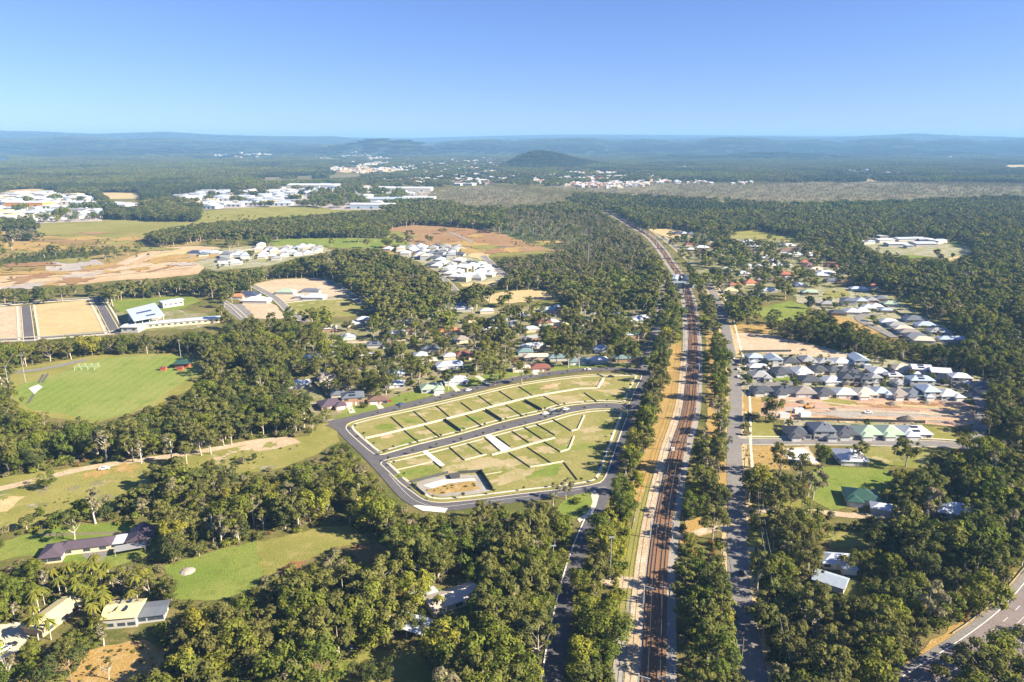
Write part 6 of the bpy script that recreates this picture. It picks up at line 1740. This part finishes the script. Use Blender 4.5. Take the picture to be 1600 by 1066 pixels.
# the trees of the woods that show largest
pxs, pys, dep = PX(p1_[:, 0], p1_[:, 1], near_h * .7)
seen = (pxs > 2) & (pxs < 1598) & (pys < 1062) & (near_k != 'bush')
score = np.where(seen, near_h / dep, 0)
pick = np.argsort(-score)[:232]
LMK = [(a, b, c) for a, b, c in LANDMARKS]
lm = np.array([(a, b) for a, b, c in LMK])
SIZE = lambda h: 'very tall' if h > 16.5 else 'tall' if h > 14 else 'mid-sized' if h > 11 else 'small'
count = {}
chosen = []
for i in pick:
    x, y = p1_[i]
    d = np.hypot(lm[:, 0] - x, lm[:, 1] - y)
    j = int(np.argmin(d))
    rel = ('behind' if y > lm[j, 1] else 'in front of') if abs(y - lm[j, 1]) > abs(x - lm[j, 0]) else ('railwayward of' if abs(x - 70) < abs(lm[j, 0] - 70) else 'on the far side from the railway of')
    if rel.startswith('on the far'):
        rel = 'outward, away from the railway, of' if False else 'outward of'
    rel = rel.replace('in front of', 'before')
    base = f'{SIZE(near_h[i])} {TONE[near_k[i]]} {"close " if d[j] < 22 else "well " if d[j] > 45 and rel in ("behind", "before") else ""}{rel} {LMK[j][2]}'
    chosen.append((i, x, y, base, 'forest trees around ' + LMK[j][2]))
byname = {}
for c in chosen:
    byname.setdefault(c[3], []).append(c)
for base, lst in byname.items():
    lst.sort(key=lambda c: c[2])
    for n, (i, x, y, _, g) in enumerate(lst):
        if len(lst) > 1 and len(base.split()) > 12:
            base = base.replace(' close ', ' ').replace(' well ', ' ')
        single_tree(near_k[i], x, y, near_h[i], base if len(lst) == 1 else f'{base}, {ORD[min(n, 15)]} from the front' , g)
rest = np.ones(len(p1_), bool)
rest[pick] = False

# ---- palms
def palm_mesh(seed):
    r_ = np.random.default_rng(seed)
    H = 8.0
    tr = MB().tube([(0, 0, -.2), (.1, 0, H * .4), (.25, .05, H)], [.2, .15, .12], 6).mesh('trunk', MAT['bark_grey'])
    mb = MB()
    for k in range(17):
        a, up, L = k * 2.4 + r_.uniform(-.2, .2), r_.uniform(-.1, 1.0), r_.uniform(2.4, 3.3)
        prev = None
        for j in range(6):
            t = j / 5
            rr, zz = L * t, H + up * L * t * .7 - 1.25 * L * t * t * .75
            w = .34 * math.sin(math.pi * (.12 + .8 * t)) * (1.25)
            c = np.array((.25 + math.cos(a) * rr, .05 + math.sin(a) * rr, zz))
            n_ = np.array((-math.sin(a), math.cos(a), 0))
            cur = (c - n_ * w + (0, 0, -w * .5), c, c + n_ * w + (0, 0, -w * .5))
            if prev is not None:
                mb.add([*prev, *cur], [(0, 1, 4, 3), (1, 2, 5, 4)])
            prev = cur
    return mb.mesh('crown', MAT['palm_leaf']), tr
PALMS = [palm_mesh(s) for s in (1, 2, 3)]
PALM_AT = [(62, 958), (70, 945), (55, 975), (50, 992), (60, 1000), (80, 1000), (86, 920), (95, 935), (112, 915), (120, 930), (133, 912), (138, 905), (146, 914), (118, 905), (154, 912), (160, 925), (165, 950), (142, 960), (150, 975), (135, 950), (172, 912), (178, 925), (208, 950), (152, 900), (125, 945), (215, 935), (165, 965), (225, 915),
           (672, 930), (756, 930), (686, 958), (1385, 785), (1402, 790), (1445, 795), (1275, 892), (1316, 892)]
for k, (px, py) in enumerate(PALM_AT):
    x, y = G(px, py)
    where = 'of the palm garden between the two cream sheds and the plum-roofed house' if k < 28 else ['beside the pool of the cream bungalow', 'behind the cream bungalow', 'in front of the cream bungalow', 'beside the green-roofed house', 'east of the green-roofed house', 'by the pale blue roof', 'between the two blue-white roofs', 'beside the cream low house'][k - 28]
    if k < 28:
        near_ = 'behind the long cream shed' if px < 100 else 'behind the solar-panelled shed' if px > 160 else 'amid the palm garden'
        lab = f'yellow-green feather palm {near_} below the plum-roofed house, {ORD[sum(1 for q in PALM_AT[:k] if (q[0] < 100) == (px < 100) and (q[0] > 160) == (px > 160)) % 16]} from the house' if True else ''
    else:
        lab = 'yellow-green feather palm ' + where
    e = thing('palm_tree', lab, 'palm', (x, y, 0), R.uniform(0, 6), 'feather palms of the palm garden' if k < 28 else None)
    s = R.uniform(.8, 1.15)
    e.scale = (s, s, s)
    c, t = PALMS[k % 3]
    put('trunk', t, e)
    put('crown', c, e)

# ---- street saplings of the new lots
r_ = np.random.default_rng(5)
SAPC = cards_mesh('crown', np.vstack([leaf_cards(r_, np.array((r_.uniform(-.5, .5), r_.uniform(-.5, .5), r_.uniform(1.9, 3.0))), np.array((.55, .55, .5)), 26, .24) for _ in range(6)]), 'leaf_dark')
SAPT = MB().tube([(0, 0, 0), (0, 0, 2.2)], [.07, .05], 5).mesh('trunk', MAT['bark_dark'])
for off_, path, where, y0, y1 in ((5.6, NORTH, 'the upper kerb of the new lots', 30, 170), (-5.6, MIDDLE, 'the upper side of the middle street', 8, 160), (5.6, MIDDLE, 'the lower side of the middle street', 12, 160), (-5.8, WEST, 'the western and southern kerb of the new lots', 20, 260), (5.6, EAST, 'the shaded footpath strip', 15, 90)):
    pts, ang = along(offset(path, off_ if path is not EAST else 5.9), 15, y0)
    for k, (x, y) in enumerate(pts[:14]):
        e = thing('street_sapling', f'small dark street sapling, {ORD[k]} along {where}', 'sapling', (x, y, .15), R.uniform(0, 6), 'young street trees of the new lots')
        s = R.uniform(.75, 1.1)
        e.scale = (s, s, s)
        put('trunk', SAPT, e)
        put('crown', SAPC, e)

# ---- the rest of the woods: one mass, plus its undergrowth and the far woods
def scatter(name, pts, scl, idx):
    me = bpy.data.meshes.new(name)
    me.vertices.add(len(pts))
    me.vertices.foreach_set('co', np.asarray(pts, np.float32).ravel())
    for nm, tp, data in (('scl', 'FLOAT_VECTOR', scl), ('rot', 'FLOAT', rng.uniform(0, 6.283, len(pts))), ('idx', 'INT', idx)):
        a = me.attributes.new(nm, tp, 'POINT')
        a.data.foreach_set('vector' if tp == 'FLOAT_VECTOR' else 'value', np.asarray(data, np.int32 if tp == 'INT' else np.float32).ravel())
    o = put(name, me, kind='stuff')
    ng = bpy.data.node_groups.new(name, 'GeometryNodeTree')
    ng.interface.new_socket('Geometry', in_out='INPUT', socket_type='NodeSocketGeometry')
    ng.interface.new_socket('Geometry', in_out='OUTPUT', socket_type='NodeSocketGeometry')
    N, L = ng.nodes, ng.links
    gi, go = N.new('NodeGroupInput'), N.new('NodeGroupOutput')
    iop = N.new('GeometryNodeInstanceOnPoints')
    ci = N.new('GeometryNodeCollectionInfo')
    ci.inputs['Collection'].default_value = WOODS
    ci.inputs['Separate Children'].default_value = True
    ci.inputs['Reset Children'].default_value = True
    def attr(nm, tp):
        a = N.new('GeometryNodeInputNamedAttribute')
        a.data_type = tp
        a.inputs['Name'].default_value = nm
        return a.outputs['Attribute']
    cx = N.new('ShaderNodeCombineXYZ')
    L.new(attr('rot', 'FLOAT'), cx.inputs['Z'])
    L.new(gi.outputs[0], iop.inputs['Points'])
    L.new(ci.outputs[0], iop.inputs['Instance'])
    iop.inputs['Pick Instance'].default_value = True
    L.new(attr('idx', 'INT'), iop.inputs['Instance Index'])
    L.new(cx.outputs[0], iop.inputs['Rotation'])
    L.new(attr('scl', 'FLOAT_VECTOR'), iop.inputs['Scale'])
    L.new(iop.outputs[0], go.inputs[0])
    md = o.modifiers.new('scatter', 'NODES')
    md.node_group = ng
    return o

def choose(kinds, level):
    out = np.zeros(len(kinds), int)
    for k in set(kinds):
        opts = SRC.get((k, level)) or SRC[(k, 'near')]
        m = kinds == k
        out[m] = rng.choice(opts, m.sum())
    return out
def scale3(h, wob=.15):
    s = h / NOM
    w = s * rng.uniform(1 - wob, 1 + wob, len(h))
    return np.stack([w, w, s], 1)
P, S, I = [], [], []
isb = near_k == 'bush'
m = rest & ~isb
P.append(np.c_[p1_[m], np.zeros(m.sum())]); S.append(scale3(near_h[m])); I.append(choose(near_k[m], 'near'))
P.append(np.c_[p2_, np.zeros(len(p2_))]); S.append(scale3(mid_h) * np.array((1.12, 1.12, 1))); I.append(choose(mid_k, 'mid'))
P.append(np.c_[cop_p, np.zeros(len(cop_p))]); S.append(scale3(cop_h) * np.array((1.3, 1.3, 1))); I.append(choose(cop_k, 'mid'))
scatter('woodland', np.vstack(P), np.vstack(S), np.concatenate(I))

# undergrowth between the near trunks, garden shrubs in the estates
pb = jitter_grid(170, 620, 4.6, 20)
hb = np.full(len(pb), 2.6)
okb = survivors(pb, hb)
pb = pb[okb]
yards = [c for c in CLEAR if False]
kb = np.where(rng.random(len(pb)) < .05, 'rust', 'bush').astype(object)
sb = rng.uniform(.45, 1.7, len(pb))
est = []
for poly_px, n in (([(1158, 552), (1320, 552), (1500, 578), (1552, 598), (1500, 622), (1158, 618)], 420), ([(1225, 655), (1440, 660), (1450, 684), (1220, 686)], 90), ([(1240, 452), (1390, 460), (1510, 530), (1400, 524)], 120), ([(520, 655), (560, 630), (700, 600), (850, 570), (990, 565), (990, 574), (850, 582), (640, 628)], 90),
                   ([(1160, 700), (1230, 700), (1240, 735), (1165, 735)], 30), ([(0, 800), (300, 720), (480, 690), (400, 735), (215, 780)], 60), ([(975, 1060), (985, 880), (1015, 780), (1004, 770), (968, 880), (940, 1060)], 0), ([(20, 1066), (215, 1000), (270, 1066)], 40), ([(664, 766), (742, 752), (750, 764), (690, 773)], 14)):
    q = GP(poly_px)
    c = np.stack([rng.uniform(q[:, 0].min(), q[:, 0].max(), n * 3), rng.uniform(q[:, 1].min(), q[:, 1].max(), n * 3)], 1)
    est.append(c[inside(q, c[:, 0], c[:, 1])][:n])
est = np.vstack(est)
scatter('undergrowth', np.vstack([np.c_[pb, np.zeros(len(pb))], np.c_[est, np.zeros(len(est))]]), np.repeat(np.concatenate([sb, rng.uniform(.18, .5, len(est))])[:, None], 3, 1),
        np.concatenate([choose(kb, 'near'), choose(np.array(['bush'] * len(est), object), 'near')]))

# far woods in patches, on the plain and up the hills
def far_set(y0, y1, s, pre, hgt, ground=True, thin=1.0):
    p = jitter_grid(y0, y1, s, 250)
    n = len(p)
    z = terrain(p[:, 0], p[:, 1]) if y1 > 3500 else np.zeros(n)
    okk = rng.random(n) < thin
    u, v = rng.random(n), rng.random(n)
    hh = np.full(n, 13.0)
    for poly, dens, hide in CLEAR:
        if poly[:, 1].max() < y0 - 60:
            continue
        c = poly.mean(0)
        ins = inside(poly, p[:, 0], p[:, 1])
        okk &= ~(ins & (u > dens))
        q = p * (CAM_H / (CAM_H - hh))[:, None]
        okk &= ~(~ins & inside(poly, q[:, 0], q[:, 1]) & (v > hide))
    for bx, by, br in BL[BL[:, 1] > y0 - 30]:
        d = np.hypot(p[:, 0] - bx, p[:, 1] - by)
        okk &= ~(d < br + s * .45)
    p, z = p[okk], z[okk]
    tone = fbm(p[:, 0] / 260, p[:, 1] / 260, 77)
    k = np.where((tone > .55) & ~((z > 14) & (p[:, 1] > 4000) & (p[:, 1] < 9300)), 'leaf_green', np.where((tone < .36) | ((z > 14) & (p[:, 1] > 4000) & (p[:, 1] < 9300)), 'leaf_dark', 'leaf_gum'))  # nearer hills get the dark leaf colour to stand in for cloud shadow
    hts = inside(HEATH, p[:, 0], p[:, 1]) | inside(HEATH2, p[:, 0], p[:, 1])
    k = np.array([pre + q for q in k], object)
    if pre == 'p_':
        k[hts] = 'p_heath'
    s_ = hgt * rng.uniform(.85, 1.2, len(p))
    return np.c_[p, z], np.stack([np.ones(len(p)), np.ones(len(p)), s_], 1), choose(k, 'far')
HEATH = GP([(630, 304), (700, 292), (780, 290), (850, 292), (960, 287), (1080, 284), (1290, 282), (1410, 284), (1700, 290), (1700, 310), (1420, 319), (1230, 326), (1040, 314), (900, 308), (880, 326), (760, 334), (660, 316)])
HEATH2 = GP([(790, 338), (860, 342), (930, 350), (960, 372), (900, 395), (800, 380), (770, 356)])
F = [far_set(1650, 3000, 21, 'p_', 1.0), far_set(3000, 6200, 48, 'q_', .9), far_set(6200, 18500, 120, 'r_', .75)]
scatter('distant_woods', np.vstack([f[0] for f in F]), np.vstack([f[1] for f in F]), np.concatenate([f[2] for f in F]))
print('TREES near', len(p1_), 'mid', len(p2_), 'bush', len(pb), 'far', [len(f[0]) for f in F], 'houses blocked', len(BLOCKED))
